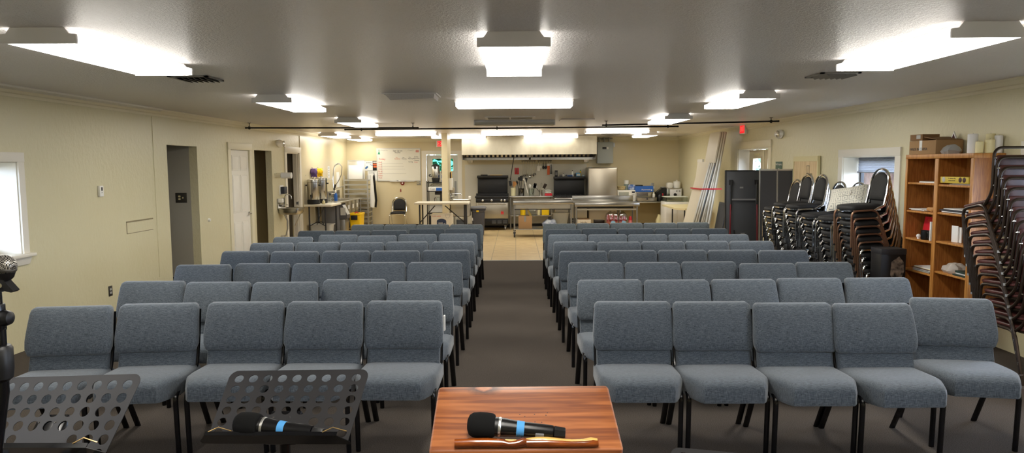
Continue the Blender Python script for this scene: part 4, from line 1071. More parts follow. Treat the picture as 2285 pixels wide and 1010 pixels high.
wireless_mic('black microphone with blue tape lying on the music stand ledge', SM @ M.Translation((-.085, .03, .0012)) @ M.Rotation(R(-5), 4, 'Z'))

# vocal microphone on its stand at the left edge
t = thing('microphone_stand', 'black microphone stand at the left edge of the photo', 'microphone stand', (-1.345, 1.7, 0))
part('shaft', MB().tube([(0, 0, .03), (0, 0, .9), (.055, 0, 1.2), (.058, 0, 1.36)], [.012, .012, .013, .012], 12), 'frame', t)
part('grip', MB().lathe([(.014, 1.225), (.026, 1.235), (.029, 1.26), (.029, 1.31), (.024, 1.318), (.014, 1.32)], (.052, 0, 0), 16), 'blackplastic', t)
part('knob', MB().lathe([(.018, .0), (.02, .008), (.02, .02), (.016, .03), (.008, .034), (0, .035)], (.055, 0, 1.388), 20, 'x'), 'blackplastic', t)
part('joint', MB().box(.04, .068, -.012, .012, 1.355, 1.425, .004).lathe([(.01, 0), (.01, .04)], (.056, 0, 1.42), 10), 'frame', t)
part('base', MB().lathe([(.14, 0), (.14, .012), (.03, .025), (0, .026)], n=28), 'frame', t)
t = thing('microphone_clip', 'black spring clip under the silver vocal microphone', 'clip', (-1.275, 1.7, 1.46))
part('clip_wing', MB().prism([(-.008, .035), (.004, .035), (.035, -.002), (.03, -.006), (.016, -.003)], -.012, .012, 'xz'), 'blackplastic', t)
part('clip_wing', MB().prism([(-.012, .035), (0, .035), (.0, -.006), (-.016, -.01), (-.03, .0)], -.012, .012, 'xz'), 'blackplastic', t)
part('pivot', MB().lathe([(.006, -.014), (.006, .014)], (.004, 0, .012), 10, 'y'), 'chrome', t)
t = thing('vocal_microphone', 'silver ball-grille vocal microphone at the left edge', 'microphone', (-1.265, 1.7, 1.52))
m, nt, b = nodes('woven_wire_grille')
tc = nt.nodes.new('ShaderNodeTexCoord'); ck = nt.nodes.new('ShaderNodeTexChecker'); ck.inputs['Scale'].default_value = 330
mp = nt.nodes.new('ShaderNodeMapping'); mp.inputs['Rotation'].default_value = (.4, .3, .78)
nt.links.new(tc.outputs['Object'], mp.inputs['Vector']); nt.links.new(mp.outputs[0], ck.inputs['Vector'])
ck.inputs['Color1'].default_value = lin('c2bdb2'); ck.inputs['Color2'].default_value = lin('1b1a19')
nt.links.new(ck.outputs['Color'], b.inputs['Base Color']); b.inputs['Roughness'].default_value = .35; b.inputs['Metallic'].default_value = .6
bump(nt, b, ck.outputs['Fac'], .6, .001)
part('grille', MB().ball((0, 0, 0), .0262, n=20), m, t)
ax = M.Rotation(R(-35), 4, 'Z') @ M.Rotation(R(20), 4, 'Y')
part('band', MB().lathe([(.0255, -.004), (.0268, -.002), (.0268, .002), (.0255, .004)], (0, 0, -.008), 24, mtx=M.Rotation(R(12), 4, 'Y')), 'socket', t)
part('body', MB().lathe([(.022, .015), (.02, .03), (.013, .16), (0, .16)], (0, 0, -.008), 18, 'y', M.Rotation(R(35), 4, 'Z') @ M.Rotation(R(-14), 4, 'X')), 'blackplastic', t)
part('neck', MB().lathe([(.012, -.036), (.018, -.03), (.022, -.018)], n=16), 'blackplastic', t)
solo('paper_sheets', MB().box(-.486, -.476, 4.56, 4.6, .66, .76), 'paper', 'white paper tucked behind the aisle chair back, front row left', 'paper')
# ------------------------------------------------------------------ kitchen: left side
t = thing('hand_sink', 'steel wall hand sink with gooseneck tap beside the left doorway', 'sink', (-4.55, 14.02, .78))
wpart('basin', MB().slab(rrect(-4.75, -4.33, 13.82, 14.26, .05), [(.07, .79), (.03, .8), (.012, .84), (.012, .9), (-.006, .905), (-.006, .925), (.004, .927), (.02, .925), (.03, .91), (.05, .83), (.1, .82)], 'xy'), 'steel', t)
wpart('backsplash', MB().box(-4.752, -4.735, 13.82, 14.26, .9, 1.12, .003), 'steel', t)
wpart('tap', MB().tube([(-4.735, 14.04, .97), (-4.66, 14.04, .97)], .015, 8).tube(fillet([(-4.67, 14.04, .96), (-4.67, 14.04, 1.19), (-4.54, 14.04, 1.19), (-4.53, 14.04, 1.1)], .06, 6), .009, 8).tube([(-4.68, 13.94, .98), (-4.64, 13.94, .98)], .01, 8).tube([(-4.68, 14.14, .98), (-4.64, 14.14, .98)], .01, 8).box(-4.735, -4.7, 13.93, 14.15, .955, .99), 'chrome', t)
wpart('soap_holder', MB().box(-4.735, -4.65, 13.84, 13.93, 1.04, 1.12, .008), 'white', t)
for k in (0, 1): wpart('supply_hose', MB().tube([(-4.66, 13.95+.07*k, .8), (-4.61, 13.97+.05*k, .66), (-4.62, 13.98+.05*k, .5), (-4.66, 14.0+.04*k, .36)], .008, 8), 'gal', t)
wpart('drain_pipe', MB().tube([(-4.5, 14.04, .79), (-4.5, 14.04, .16)], .022, 10).tube([(-4.5, 14.04, .22), (-4.74, 14.02, .28)], .018, 10), 'steel2', t)
wpart('valve', MB().box(-4.752, -4.69, 13.96, 14.1, .27, .37, .01).tube([(-4.7, 14.0, .3), (-4.56, 14.0, .27)], .016, 8), 'steel2', t)
wpart('brace', MB().tube([(-4.36, 14.04, .8), (-4.48, 14.04, .55)], .01, 8), 'steel2', t)
t = thing('paper_towel_roll', 'white paper towel roll on a wall holder above the hand sink', 'paper towel', (-4.6, 13.78, 1.58))
part('roll', MB().lathe([(.02, 0), (.06, .001), (.06, .2), (.02, .201)], (-.03, 0, 0), 22, 'x'), 'paper', t)
part('holder', MB().lathe([(.045, -.14), (.05, -.13), (.05, -.04), (.03, -.03)], (0, 0, 0), 18, 'x').box(-.155, -.13, -.05, .05, -.04, .04), 'cream_trim', t)
t = thing('soap_dispenser', 'dark soap dispenser on a white plate above the hand sink', 'dispenser', (XL, 14.1, 1.28))
part('back_plate', MB().box(0, .02, -.12, .1, -.09, .1, .004), 'white', t)
part('body', MB().box(.02, .1, -.1, .09, -.075, .07, .012), mat('dark_blue_plastic', '23293a', .4), t)

def fold_table(name, label, x0, x1, y0, y1, z, legs, mtop='tabletop', cat='table'):
    t = thing(name, label, cat, ((x0+x1)/2, (y0+y1)/2, 0))
    wpart('tabletop', MB().slab(rrect(x0, x1, y0, y1, .04), [(.01, z-.045), (0, z-.04), (0, z-.006), (.006, z), (.03, z)], 'xy'), mtop, t)
    for (a, b) in legs:
        wpart('leg', MB().tube([(a, b, z-.045), (a, b, 0)], .018, 8), 'matteblack', t)
    return t
t = fold_table('folding_table', 'white folding table against the left kitchen wall holding coffee urns', -4.73, -4.09, 15.44, 16.32, .905, [(-4.62, 15.52), (-4.62, 16.22), (-4.26, 15.52), (-4.2, 16.22)])
wpart('brace', MB().tube([(-4.62, 15.52, .42), (-4.44, 15.52, .52), (-4.26, 15.52, .42)], .01, 8).tube([(-4.44, 15.52, .52), (-4.3, 15.6, .86)], .008, 8), 'matteblack', t)
def urn(label, x, y, z, r, h):
    t = thing('coffee_urn', label, 'coffee urn', (x, y, z), group='steel coffee urns')
    part('base', MB().lathe([(r*.98, 0), (r*1.02, .01), (r*1.02, .09), (r*.96, .1)], n=24), 'blackplastic', t)
    part('tank', MB().lathe([(r*.95, .1), (r, .11), (r, h-.1), (r*.97, h-.095)], n=28), 'steel', t)
    part('lid', MB().lathe([(r*1.02, h-.095), (r*1.03, h-.08), (r*.98, h-.03), (r*.5, h-.012), (.03, h-.01), (.025, h+.015), (0, h+.018)], n=24), 'steel', t)
    part('spigot', MB().tube([(0, -r, .16), (0, -r-.07, .16), (0, -r-.075, .11)], .013, 8).box(-.012, .012, -r-.09, -r-.05, .17, .22, .004), 'blackplastic', t)
    for s in (-1, 1): part('handle', MB().box(s*r, s*(r+.03), -.04, .04, h-.17, h-.14, .006), 'blackplastic', t)
urn('steel coffee urn with black base at the near end of the folding table', -4.57, 15.72, .907, .138, .58)
urn('taller steel coffee urn behind the first, beside the spray bottles', -4.5, 16.12, .907, .135, .61)
def bottle(lab, x, y, z, r, h, m, capm='white', spray=False, grp=None, name='bottle', cat='bottle'):
    t = thing(name, lab, cat, (x, y, z), group=grp)
    part('body', MB().lathe([(r*.9, 0), (r, .01), (r, h*.62), (r*.45, h*.78), (r*.4, h*.85)], n=14), m, t)
    if spray: part('trigger', MB().lathe([(r*.45, h*.85), (r*.45, h)], n=10).box(-.012, .012, -.06, .03, h*.93, h*1.06, .005).tube([(0, -.045, h*.95), (0, -.03, h*.8)], .005, 6), capm, t)
    else: part('cap', MB().lathe([(r*.5, h*.85), (r*.5, h), (0, h)], n=12), capm, t)
bottle('clear spray bottle with black trigger in front of the second urn', -4.27, 16.0, .907, .04, .22, 'clear', 'blackplastic', True)
bottle('blue spray bottle with white trigger on the sink drainboard', -4.3, 16.62, .925, .04, .24, 'blueplastic', 'white', True)
bottle('small cream jar on the folding table by the urns', -4.33, 15.66, .907, .035, .1, 'cream', 'white', name='jar', cat='jar')
def glove(lab, y, z, m):
    mb = MB()
    mb.slab(dens(rrect(-.07, .07, -.09, .05, .03), .03), [(.02, -.001), (0, -.02), (.005, -.07), (0, -.11), (.04, -.13)], 'xz', lambda p: p + V((.015*math.sin(40*p.z), .012*math.sin(60*p.z+40*p.x), 0)))
    for k in range(4): mb.tube([(-.03+.02*k, -.02-.028*k, -.07), (-.03+.02*k, -.02-.03*k, -.13-.02*(k % 2)), (-.03+.02*k, -.015-.032*k, -.16)], [.019, .018, .009], 8)
    t = thing('rubber_glove', lab, 'glove', (XL+.02, y, z), rotz=PI/2, group='rubber gloves on the wall')
    part('glove_body', mb, m, t, ang=60)
    part('hook', MB().tube([(0, 0, .07), (0, -.03, .07), (0, -.035, .05)], .004, 6), 'gal', t)
glove('purple rubber gloves hanging above the coffee urns', 16.15, 1.66, 'purple')
glove('yellow rubber glove hanging beside the purple gloves', 16.62, 1.66, 'yellow')
t = thing('notice', 'narrow white notice on the left kitchen wall behind the urns', 'notice', (XL+.012, 17.7, 1.61), rotz=PI/2)
part('sheet', MB().box(-.09, .09, -.003, 0, -.15, .15), 'paper', t)
for k in range(4): scribble(t, -.05, .05, .1-.06*k, -.003, .02, 'gal', 3)
solo('notice', MB().box(XL+.012, XL+.015, 18.45, 18.75, 1.2, 1.6), 'paper', 'plain white notice on the left wall near the tray rack', 'notice')

t = thing('compartment_sink', 'three-compartment steel sink along the left kitchen wall', 'sink', (-4.42, 17.5, 0))
wpart('drainboard', MB().box(-4.73, -4.12, 16.36, 16.92, .87, .912, .004), 'steel', t)
wpart('drainboard', MB().box(-4.73, -4.12, 18.3, 18.66, .87, .912, .004), 'steel', t)
for k in range(3):
    y = 16.94+.455*k
    wpart('basin', MB().slab(rrect(-4.66, -4.12, y, y+.43, .04), [(.06, .57), (.01, .6), (.004, .88), (.0, .912), (.03, .912), (.036, .88), (.05, .63), (.1, .62)], 'xy'), 'steel', t)
    wpart('front_label', MB().box(-4.121, -4.118, y+.13, y+.27, .7, .8), 'paper', t)
wpart('front_rim', MB().tube([(-4.12, 16.36, .905), (-4.12, 18.66, .905)], .018, 8), 'steel', t)
wpart('backsplash', MB().box(-4.74, -4.72, 16.36, 18.66, .9, 1.12).box(-4.72, -4.66, 16.9, 18.3, .88, .912), 'steel', t)
for (a, b) in ((-4.66, 16.42), (-4.16, 18.6), (-4.66, 18.6), (-4.16, 17.0)): wpart('leg', MB().tube([(a, b, .87), (a, b, 0)], .018, 8), 'gal', t)
t = thing('spray_tap', 'chrome pre-rinse spray tap with coiled hose arching over the sink', 'tap', (-4.55, 17.4, .913))
wpart('riser', MB().tube([(-4.55, 17.4, .915), (-4.55, 17.4, 1.22)], .018, 10).box(-4.6, -4.5, 17.32, 17.48, .93, .97, .006).tube([(-4.6, 17.38, 1.07), (-4.48, 17.38, 1.07)], .012, 8), 'chrome', t)
coil = [(-4.55, 17.4, 1.22), (-4.56, 17.4, 1.4), (-4.55, 17.4, 1.58), (-4.52, 17.38, 1.72), (-4.46, 17.36, 1.8), (-4.38, 17.34, 1.82)]
mb = MB(); N = 130; cp = [V(p) for p in coil]
def cat_pos(u):
    f = u*(len(cp)-1); i = min(int(f), len(cp)-2); s = f-i
    p0, p1, p2, p3 = cp[max(i-1, 0)], cp[i], cp[i+1], cp[min(i+2, len(cp)-1)]
    return .5*((2*p1)+(p2-p0)*s+(2*p0-5*p1+4*p2-p3)*s*s+(3*p1-p0-3*p2+p3)*s**3)
mb.tube([cat_pos(k/40) for k in range(41)], .013, 8)
for k in range(34):
    c = cat_pos(k/33); c2 = cat_pos(min(1, k/33+.01)); q = V((0, 0, 1)).rotation_difference((c2-c).normalized()) if (c2-c).length > 0 else None
    if q: mb.lathe([(.014, -.004), (.021, 0), (.014, .004)], n=8, mtx=M.Translation(c) @ q.to_matrix().to_4x4())
wpart('spring_hose', mb, 'chrome', t)
wpart('hose', MB().tube([(-4.38, 17.34, 1.82), (-4.31, 17.33, 1.74), (-4.33, 17.34, 1.55), (-4.42, 17.37, 1.38), (-4.5, 17.39, 1.28)], .011, 8), 'gal', t)
wpart('spray_head', MB().tube([(-4.5, 17.39, 1.3), (-4.54, 17.4, 1.16)], .022, 8), 'blackplastic', t)
wpart('spout', MB().tube([(-4.54, 17.4, 1.18), (-4.25, 17.3, 1.28), (-4.23, 17.3, 1.26)], .014, 8), 'chrome', t)
wpart('wall_bracket', MB().tube([(-4.74, 17.42, 1.42), (-4.55, 17.4, 1.42)], .008, 8), 'chrome', t)
t = thing('floor_machine', 'grey cabinet with a tilted white control screen under the sink', 'machine', (-4.35, 16.6, 0))
wpart('cabinet', MB().box(-4.6, -4.17, 16.4, 16.88, 0, .84, .02), 'grey_p', t)
wpart('screen_housing', MB().prism([(-4.17, .84), (-4.1, .84), (-3.99, .6), (-3.99, .52), (-4.17, .5)], 16.4, 16.7, 'xz'), 'dgrey', t)
wpart('screen', MB().prism([(-4.1, .838), (-4.094, .836), (-3.984, .612), (-3.99, .61)], 16.42, 16.68, 'xz').box(-4.14, -4.02, 16.394, 16.4, .6, .78), 'lightgrey', t)
wpart('lower_panel', MB().box(-4.17, -4.05, 16.42, 16.8, .1, .5, .01), 'gal', t)
t = thing('bus_tub', 'light grey plastic tub on the floor under the urn table', 'tub', (-4.42, 15.85, 0))
wpart('tub', MB().slab(rrect(-4.68, -4.2, 15.7, 16.05, .05), [(.05, .12), (.03, .13), (0, .42), (-.025, .42), (-.025, .44), (.0, .44), (.03, .2), (.08, .15)], 'xy'), 'lightgrey', t)
wpart('dolly', MB().box(-4.64, -4.24, 15.72, 16.03, .002, .118), 'matteblack', t)
wpart('handle', MB().tube(fillet([(-4.5, 15.69, .42), (-4.5, 15.69, .5), (-4.36, 15.69, .5), (-4.36, 15.69, .42)], .03), .01, 8), 'blackplastic', t)
t = thing('mop_bucket', 'yellow mop bucket standing below the three-compartment sink', 'bucket', (-3.95, 17.2, 0))
wpart('bucket', MB().slab(rrect(-4.09, -3.8, 17.0, 17.45, .04), [(.04, .06), (.03, .07), (0, .55), (-.012, .56), (-.012, .6), (.012, .6), (.03, .2), (.06, .15)], 'xy'), 'yellow', t)
wpart('wringer', MB().box(-4.06, -3.84, 17.02, 17.2, .5, .585, .008).box(-4.04, -3.88, 16.978, 17.0, .44, .55, .006), 'blackplastic', t)
wpart('wringer_handle', MB().tube([(-3.98, 17.1, .58), (-3.92, 17.1, .63), (-3.88, 17.12, .6)], .014, 8), 'red', t)
for a in (-4.04, -3.85):
    for b in (17.06, 17.4): wpart('caster', MB().lathe([(.03, -.012), (.03, .012)], (a, b, .0305), 12, 'x'), 'blackplastic', t)
t = thing('tray_rack', 'tall aluminium sheet tray rack in the back left corner', 'rack', (-4.38, 19.28, 0))
for a in (-4.69, -4.05):
    for b in (19.05, 19.52): wpart('post', MB().box(a-.018, a+.018, b-.018, b+.018, .06, 1.5), 'alum', t)
for k in range(10):
    z = .22+.126*k
    wpart('tray_rail', MB().box(-4.69, -4.05, 19.03, 19.05, z, z+.04).box(-4.71, -4.67, 19.05, 19.52, z, z+.03).box(-4.07, -4.03, 19.05, 19.52, z, z+.03), 'alum', t)
wpart('base_frame', MB().box(-4.7, -4.04, 19.04, 19.53, .04, .065), 'alum', t)
t = thing('sheet_pan', 'sheet pan with a white liner leaning upright on the tray rack', 'pan', (-4.38, 19.2, 1.4), rot=(R(-6), 0, 0))
part('pan', MB().box(-.24, .22, 0, .012, .0, .52, .004).box(-.25, .23, -.012, .012, .5, .52).box(-.25, -.235, -.012, .012, 0, .52).box(.215, .23, -.012, .012, 0, .52), 'alum', t)
part('liner', MB().box(-.22, .17, -.014, -.001, -.0, .38, .002), 'paper', t)
solo('baking_tray', MB().box(-4.5, -4.12, 19.06, 19.5, 1.014, 1.03, .004), 'steel2', 'baking tray lying in the tray rack at mid height', 'tray')
for k_, z_ in enumerate((.275, .53, .78)):
    solo('baking_tray', MB().box(-4.66, -4.08, 19.06, 19.5, z_, z_+.02, .004), 'gal', ('lowest baking tray in the tray rack', 'second baking tray from the bottom of the tray rack', 'third baking tray from the bottom of the tray rack')[k_], 'tray', 'baking trays in the tray rack')
def apron(lab, x, y, m, seed):
    mb = MB(); rg = random.Random(seed)
    ol = dens([(-.02, 0), (.02, 0), (.05, -.3), (.08, -.7), (.05, -.9), (-.06, -.88), (-.08, -.65), (-.04, -.3)][::-1], .06)
    mb.slab(ol, [(.01, -.03), (0, -.01), (0, .012), (.01, .03)], 'xz', lambda p: p + V((0, .02*math.sin(30*p.x+6*p.z), 0)))
    t = thing('apron', lab, 'apron', (x, y, 1.5), group='aprons hanging on the tray rack')
    part('cloth', mb, m, t, ang=60)
    part('neck_loop', MB().tube([(-.02, 0, -.01), (0, 0, .08), (.02, 0, -.01)], .008, 6), m, t)
apron('white apron hanging at the right side of the tray rack', -3.96, 19.2, 'paper', 1)
apron('black apron hanging behind the white one on the tray rack', -3.93, 19.36, 'blackplastic', 2)
# papers, board and fittings on the back wall
t = thing('poster', 'white poster with a blue swoosh above the tray rack', 'poster', (-4.13, YB-.002, 1.78))
part('sheet', MB().box(-.15, .17, -.003, 0, -.16, .11), 'paper', t)
part('printed_swoosh', MB().prism([(-.12, -.1), (-.04, -.02), (.0, -.05), (-.05, -.1)], -.005, -.003, 'xz').prism([(.02, .04), (.08, -.01), (.16, -.03), (.07, .015)], -.005, -.003, 'xz'), mat('swoosh_blue', '3d6ea8', .6), t)
scribble(t, -.06, .1, .065, -.003, .03, 'gal', 5)
t = thing('notice', 'plain white paper notice left of the whiteboard', 'notice', (-4.0, YB-.002, 1.5))
part('sheet', MB().box(-.16, .1, -.003, 0, -.16, .13), 'paper', t)
scribble(t, -.13, .07, .09, -.003, .018, 'gal', 8); scribble(t, -.13, .05, .055, -.003, .014, 'gal', 8)
t = thing('sign', 'small black sign with red panels left of the whiteboard', 'sign', (-3.95, YB-.002, 1.76))
part('plate', MB().box(-.06, .07, -.012, 0, -.13, .14), 'blackplastic', t)
part('red_panels', MB().box(-.05, .06, -.014, -.012, .02, .06).box(-.04, .06, -.014, -.012, -.05, .0), 'orange', t)
scribble(t, -.045, .055, .1, -.012, .04, 'white', 3)
t = thing('whiteboard', 'whiteboard with handwritten sign-up grid on the back wall', 'whiteboard', (-3.28, YB-.002, 1.785))
part('board', MB().box(-.6, .6, -.015, 0, -.445, .445), mat('whiteboard_enamel', 'e9e7da', .25), t)
part('board_frame', MB().box(-.615, .615, -.022, 0, .44, .46).box(-.615, .615, -.022, 0, -.46, -.44).box(-.6152, -.598, -.0215, 0, -.4395, .4395).box(.598, .6152, -.0215, 0, -.4395, .4395), 'alum', t)
part('marker_tray', MB().box(-.25, .45, -.06, 0, -.475, -.455, .003), 'alum', t)
def wtx(s, x, z, size, m): lettering(s, size, m, (x, -.0165, z), FRONT, t, 'handwriting', .0003)
wtx('Sign Up on', -.02, .39, .06, 'ink'); wtx('Kitchen', -.02, .34, .05, 'ink')
for s, x, z in (('Friday', -.46, .16), ): wtx(s, x, z, .075, 'redink')
for k, s in enumerate(('Meal', 'Lead', 'Cook', 'Help', 'Set up', 'Clean', 'Dishes', 'Trash')): wtx(s, -.52, .07-.062*k, .045, 'redink')
for s, x, z, m_ in (('Set', -.05, .2, 'orange'), ('Breakfast', -.03, .165, 'orange'), ('Sat', .14, .2, 'ink'), ('Evening', .16, .165, 'ink'), ('Sun', .32, .21, 'ink'), ('Morning', .34, .17, 'ink'), ('Serving', .34, .08, 'ink'), ('Sunday', .5, .22, 'ink'), ('Afternoon', .5, .175, 'ink'), ('Cleanup', .5, .12, 'ink'), ('Crew', .49, .07, 'redink')): wtx(s, x, z, .042, m_)
mb = MB()
for k, z in enumerate((.035, -.045, -.12, -.245)): mb.box(-.47, .12+.03*k, -.0165, -.015, z-.0016, z+.0016)
mb.box(-.475, -.47, -.0165, -.015, -.25, .1)
wig = [(-.5+.025*k, .4+.008*math.sin(k*1.3)) for k in range(9)]
for a, b in zip(wig, wig[1:]): mb.prism([a, b, (b[0], b[1]+.005), (a[0], a[1]+.005)], -.0165, -.015, 'xz')
wig = [(.26+.025*k, .4+.008*math.sin(k*1.3)) for k in range(8)]
for a, b in zip(wig, wig[1:]): mb.prism([a, b, (b[0], b[1]+.005), (a[0], a[1]+.005)], -.0165, -.015, 'xz')
part('drawn_lines', mb, 'grey_p', t)
part('drawn_tree', MB().prism([(-.58, .29), (-.51, .29), (-.545, .4)], -.017, -.015, 'xz').prism([(-.565, .4), (-.525, .4), (-.545, .43)], -.0165, -.015, 'xz'), 'teal', t)
mb = MB()
for k in range(6): mb.box(.49+.015*k, .498+.015*k, -.0165, -.015, .34+.006*(k % 2), .4+.008*((k*2) % 3))
mb.box(.48, .58, -.0165, -.015, .365, .371).box(.485, .575, -.0165, -.015, .39, .395)
part('drawn_gift', mb, 'redink', t)
for k, x in enumerate((-3.34, -3.28)):
    solo('marker_pen', MB().tube([(x, YB-.045, 1.339), (x+.05, YB-.045, 1.339)], .008, 8), ('ink', 'paper')[k], ('dark marker pen on the whiteboard tray', 'white marker pen on the whiteboard tray')[k], 'marker')
t = thing('alarm_bell', 'round dark red alarm with white centre under the whiteboard', 'alarm', (-3.18, YB-.001, 1.27))
part('bell', MB().lathe([(.055, -.001), (.058, -.02), (.045, -.035), (.02, -.04)], n=22, axis='y'), mat('dark_red_enamel', '7c1f1c', .4), t)
part('centre', MB().lathe([(.02, -.04), (.015, -.044), (0, -.045)], n=12, axis='y'), 'white', t)
solo('key_tag', MB().box(-3.25, -3.22, YB-.012, YB-.001, 1.02, 1.1, .003).tube([(-3.235, YB-.006, 1.1), (-3.235, YB-.006, 1.12)], .004, 6), mat('brick_red_tag', '8c2f22', .5), 'small red tag hanging on the back wall above the lone chair', 'tag')
o = dup(pb, 'lone black chair with chrome frame under the whiteboard', 'black banquet chairs in stacks'); o.location = (-3.27, 19.3, 0); o.rotation_euler = (0, 0, 0)

# ------------------------------------------------------------------ kitchen: middle
t = fold_table('folding_table', 'white folding table on black legs in front of the cream post', -2.32, -1.07, 15.84, 16.5, .914, [(-2.2, 15.92), (-2.2, 16.42), (-1.17, 15.92), (-1.17, 16.42)])
wpart('brace', MB().tube([(-2.2, 15.93, .45), (-1.85, 15.93, .84)], .012, 8).tube([(-1.17, 15.93, .45), (-1.62, 15.93, .84)], .012, 8), 'matteblack', t)
t = thing('cup_carton', 'white carton with a navy seal and orange letters under the folding table', 'box', (-1.72, 16.25, 0))
part('carton', MB().box(-.24, .24, -.17, .17, 0, .64, .004), mat('pale_carton', 'efe7d6', .8), t)
part('navy_seal', MB().slab([(.11, .34), (.11, .47)] + [(.11*math.cos(R(a)), .47+.06*math.sin(R(a))) for a in range(20, 165, 20)] + [(-.11, .47), (-.11, .34)], [(0, -.1705), (.002, -.172)], 'xz'), 'navy', t)
lettering('1000 ct', .06, 'paper', (0, -.1735, .42), FRONT, t)
lettering('CUPS LIDS', .045, 'orange', (-.12, -.1715, .585), FRONT, t)
mb = MB(); mb.box(.08, .2, -.1715, -.17, .615, .62).box(.11, .17, -.1715, -.17, .545, .55)
mb.prism([(.08, .62), (.085, .62), (.115, .55), (.11, .55)], -.1715, -.17, 'xz').prism([(.2, .62), (.205, .62), (.175, .55), (.17, .55)], -.1715, -.17, 'xz')
part('drawn_cup', mb, 'gal', t)
part('side_seal', MB().box(.24, .2415, -.06, .06, .2, .4), 'navy', t)
t = thing('wire_shelf_unit', 'black wire shelf unit in front of the back door', 'shelf unit', (-2.1, 18.9, 0))
for a in (-2.38, -1.82):
    for b in (18.72, 19.1): wpart('post', MB().tube([(a, b, 0), (a, b, 1.34)], .012, 8), 'blackplastic', t)
for z in (.1, .48, .72, 1.08, 1.31):
    mb = MB().box(-2.39, -1.81, 18.71, 18.725, z-.025, z).box(-2.39, -1.81, 19.095, 19.11, z-.025, z).box(-2.39, -2.375, 18.71, 19.11, z-.025, z).box(-1.825, -1.81, 18.71, 19.11, z-.025, z)
    for k in range(18): mb.box(-2.37+.031*k, -2.364+.031*k, 18.72, 19.1, z-.008, z-.001)
    wpart('shelf', mb, 'blackplastic', t)
t = thing('coffee_dispenser', 'steel coffee dispenser with black lid on the wire shelf unit', 'coffee urn', (-2.16, 18.9, 1.311))
part('base', MB().lathe([(.1, 0), (.1, .03), (.115, .1), (.11, .12)], n=22), 'blackplastic', t)
part('tank', MB().lathe([(.11, .12), (.112, .13), (.112, .42), (.1, .44)], n=24), 'steel', t)
part('lid', MB().lathe([(.115, .42), (.115, .45), (.05, .465), (.05, .49), (0, .49)], n=20).box(-.03, .03, -.125, -.1, .36, .45, .006), 'blackplastic', t)
part('spigot', MB().tube([(-.1, -.02, .16), (-.17, -.03, .16), (-.175, -.03, .2)], .014, 8).ball((-.15, -.03, .2), .022), 'blackplastic', t)
t = thing('canister', 'blue can with white band behind the coffee dispenser', 'can', (-1.93, 18.88, 1.311))
part('can', MB().lathe([(.075, 0), (.075, .2), (.07, .205), (0, .205)], n=20), 'blueplastic', t)
part('lid', MB().lathe([(.077, .2), (.077, .225), (0, .226)], n=20), 'white', t)
part('band', MB().lathe([(.0755, .06), (.0755, .1)], n=20), 'paper', t)
solo('can', MB().lathe([(.07, 1.54), (.07, 1.66), (0, 1.66)], (-1.94, 18.9, 0), 18), mat('brown_tin', '5b2d22', .5), 'brown tin on top of the blue can', 'can')
t = thing('cup_sleeve_box', 'blue and white carton on the second wire shelf', 'box', (-2.08, 18.85, 1.081))
part('carton', MB().box(-.26, .2, -.12, .12, 0, .1, .003), 'paper', t)
part('blue_band', MB().box(-.06, .201, -.1215, .1, .004, .08), 'blueplastic', t)
lettering('Cups', .06, 'navy', (-.15, -.122, .05), FRONT, t)
solo('plastic_bag', MB().slab(dens(rrect(-2.3, -1.95, 18.78, 18.98, .06), .04), [(.01, 1.182), (-.01, 1.21), (.02, 1.26), (.07, 1.285)], 'xy', lambda p: p+V((.01*math.sin(50*p.y), .01*math.sin(50*p.x), 0))), glass_mat('milky_plastic', 'e4e2dc', .3), 'clear plastic bag on top of the blue and white carton', 'bag')
t = thing('coffee_maker', 'black coffee maker on the middle wire shelf', 'coffee maker', (-2.0, 18.9, .721))
part('body', MB().box(-.04, .16, -.11, .12, 0, .33, .012).box(-.18, .0, -.11, .12, 0, .03, .006).box(-.18, .0, -.11, .12, .25, .33, .012), 'blackplastic', t)
part('carafe', MB().lathe([(.05, .032), (.07, .06), (.065, .14), (.045, .18), (.05, .19)], (-.1, 0, 0), 20), 'clear', t)
part('carafe_handle', MB().tube([(-.16, -.05, .17), (-.2, -.07, .15), (-.19, -.06, .07)], .009, 8), 'blackplastic', t)
solo('storage_bin', MB().slab(rrect(-2.34, -1.9, 18.76, 19.06, .03), [(.02, .482), (0, .5), (0, .68), (.01, .69), (.03, .69)], 'xy'), 'lightgrey', 'pale bin on the lower wire shelf behind the table', 'bin')
solo('storage_bin', MB().box(-2.34, -1.9, 18.75, 19.05, .102, .4, .01), 'blackplastic', 'black bin on the bottom wire shelf', 'bin')
# fittings on the post and the second hand sink
t = thing('knife_rack', 'white wall box holding knives on the side of the cream post', 'knife rack', (-1.612, 17.05, 1.3))
part('rack_box', MB().box(.001, .07, -.16, .14, -.14, .15, .003), 'white', t)
for k, (m_, h) in enumerate((('blackplastic', .15), ('barewood', .12), ('blackplastic', .1), ('yellow', .16), ('barewood', .14))):
    part('knife_handle', MB().box(.022, .046, -.14+.055*k, -.115+.055*k, .13, .15+h, .004), m_, t)
t = thing('hand_sink', 'steel hand sink with deep skirt on the cream post', 'sink', (-1.36, 17.3, 0))
wpart('basin', MB().slab(rrect(-1.6, -1.12, 17.02, 17.4, .03), [(.03, .5), (.0, .52), (0, .9), (-.01, .912), (.01, .916), (.035, .9), (.06, .76), (.1, .75)], 'xy'), 'steel2', t)
wpart('backsplash', MB().box(-1.611, -1.595, 17.0, 17.4, .88, 1.08, .003), 'steel', t)
wpart('tap', MB().tube(fillet([(-1.58, 17.2, .93), (-1.58, 17.2, 1.06), (-1.34, 17.16, 1.06), (-1.33, 17.16, 1.02)], .03), .01, 8).tube([(-1.6, 17.12, .97), (-1.5, 17.1, .985)], .014, 8), 'chrome', t)
wpart('leg', MB().tube([(-1.2, 17.06, .5), (-1.2, 17.06, 0)], .02, 8), 'gal', t)
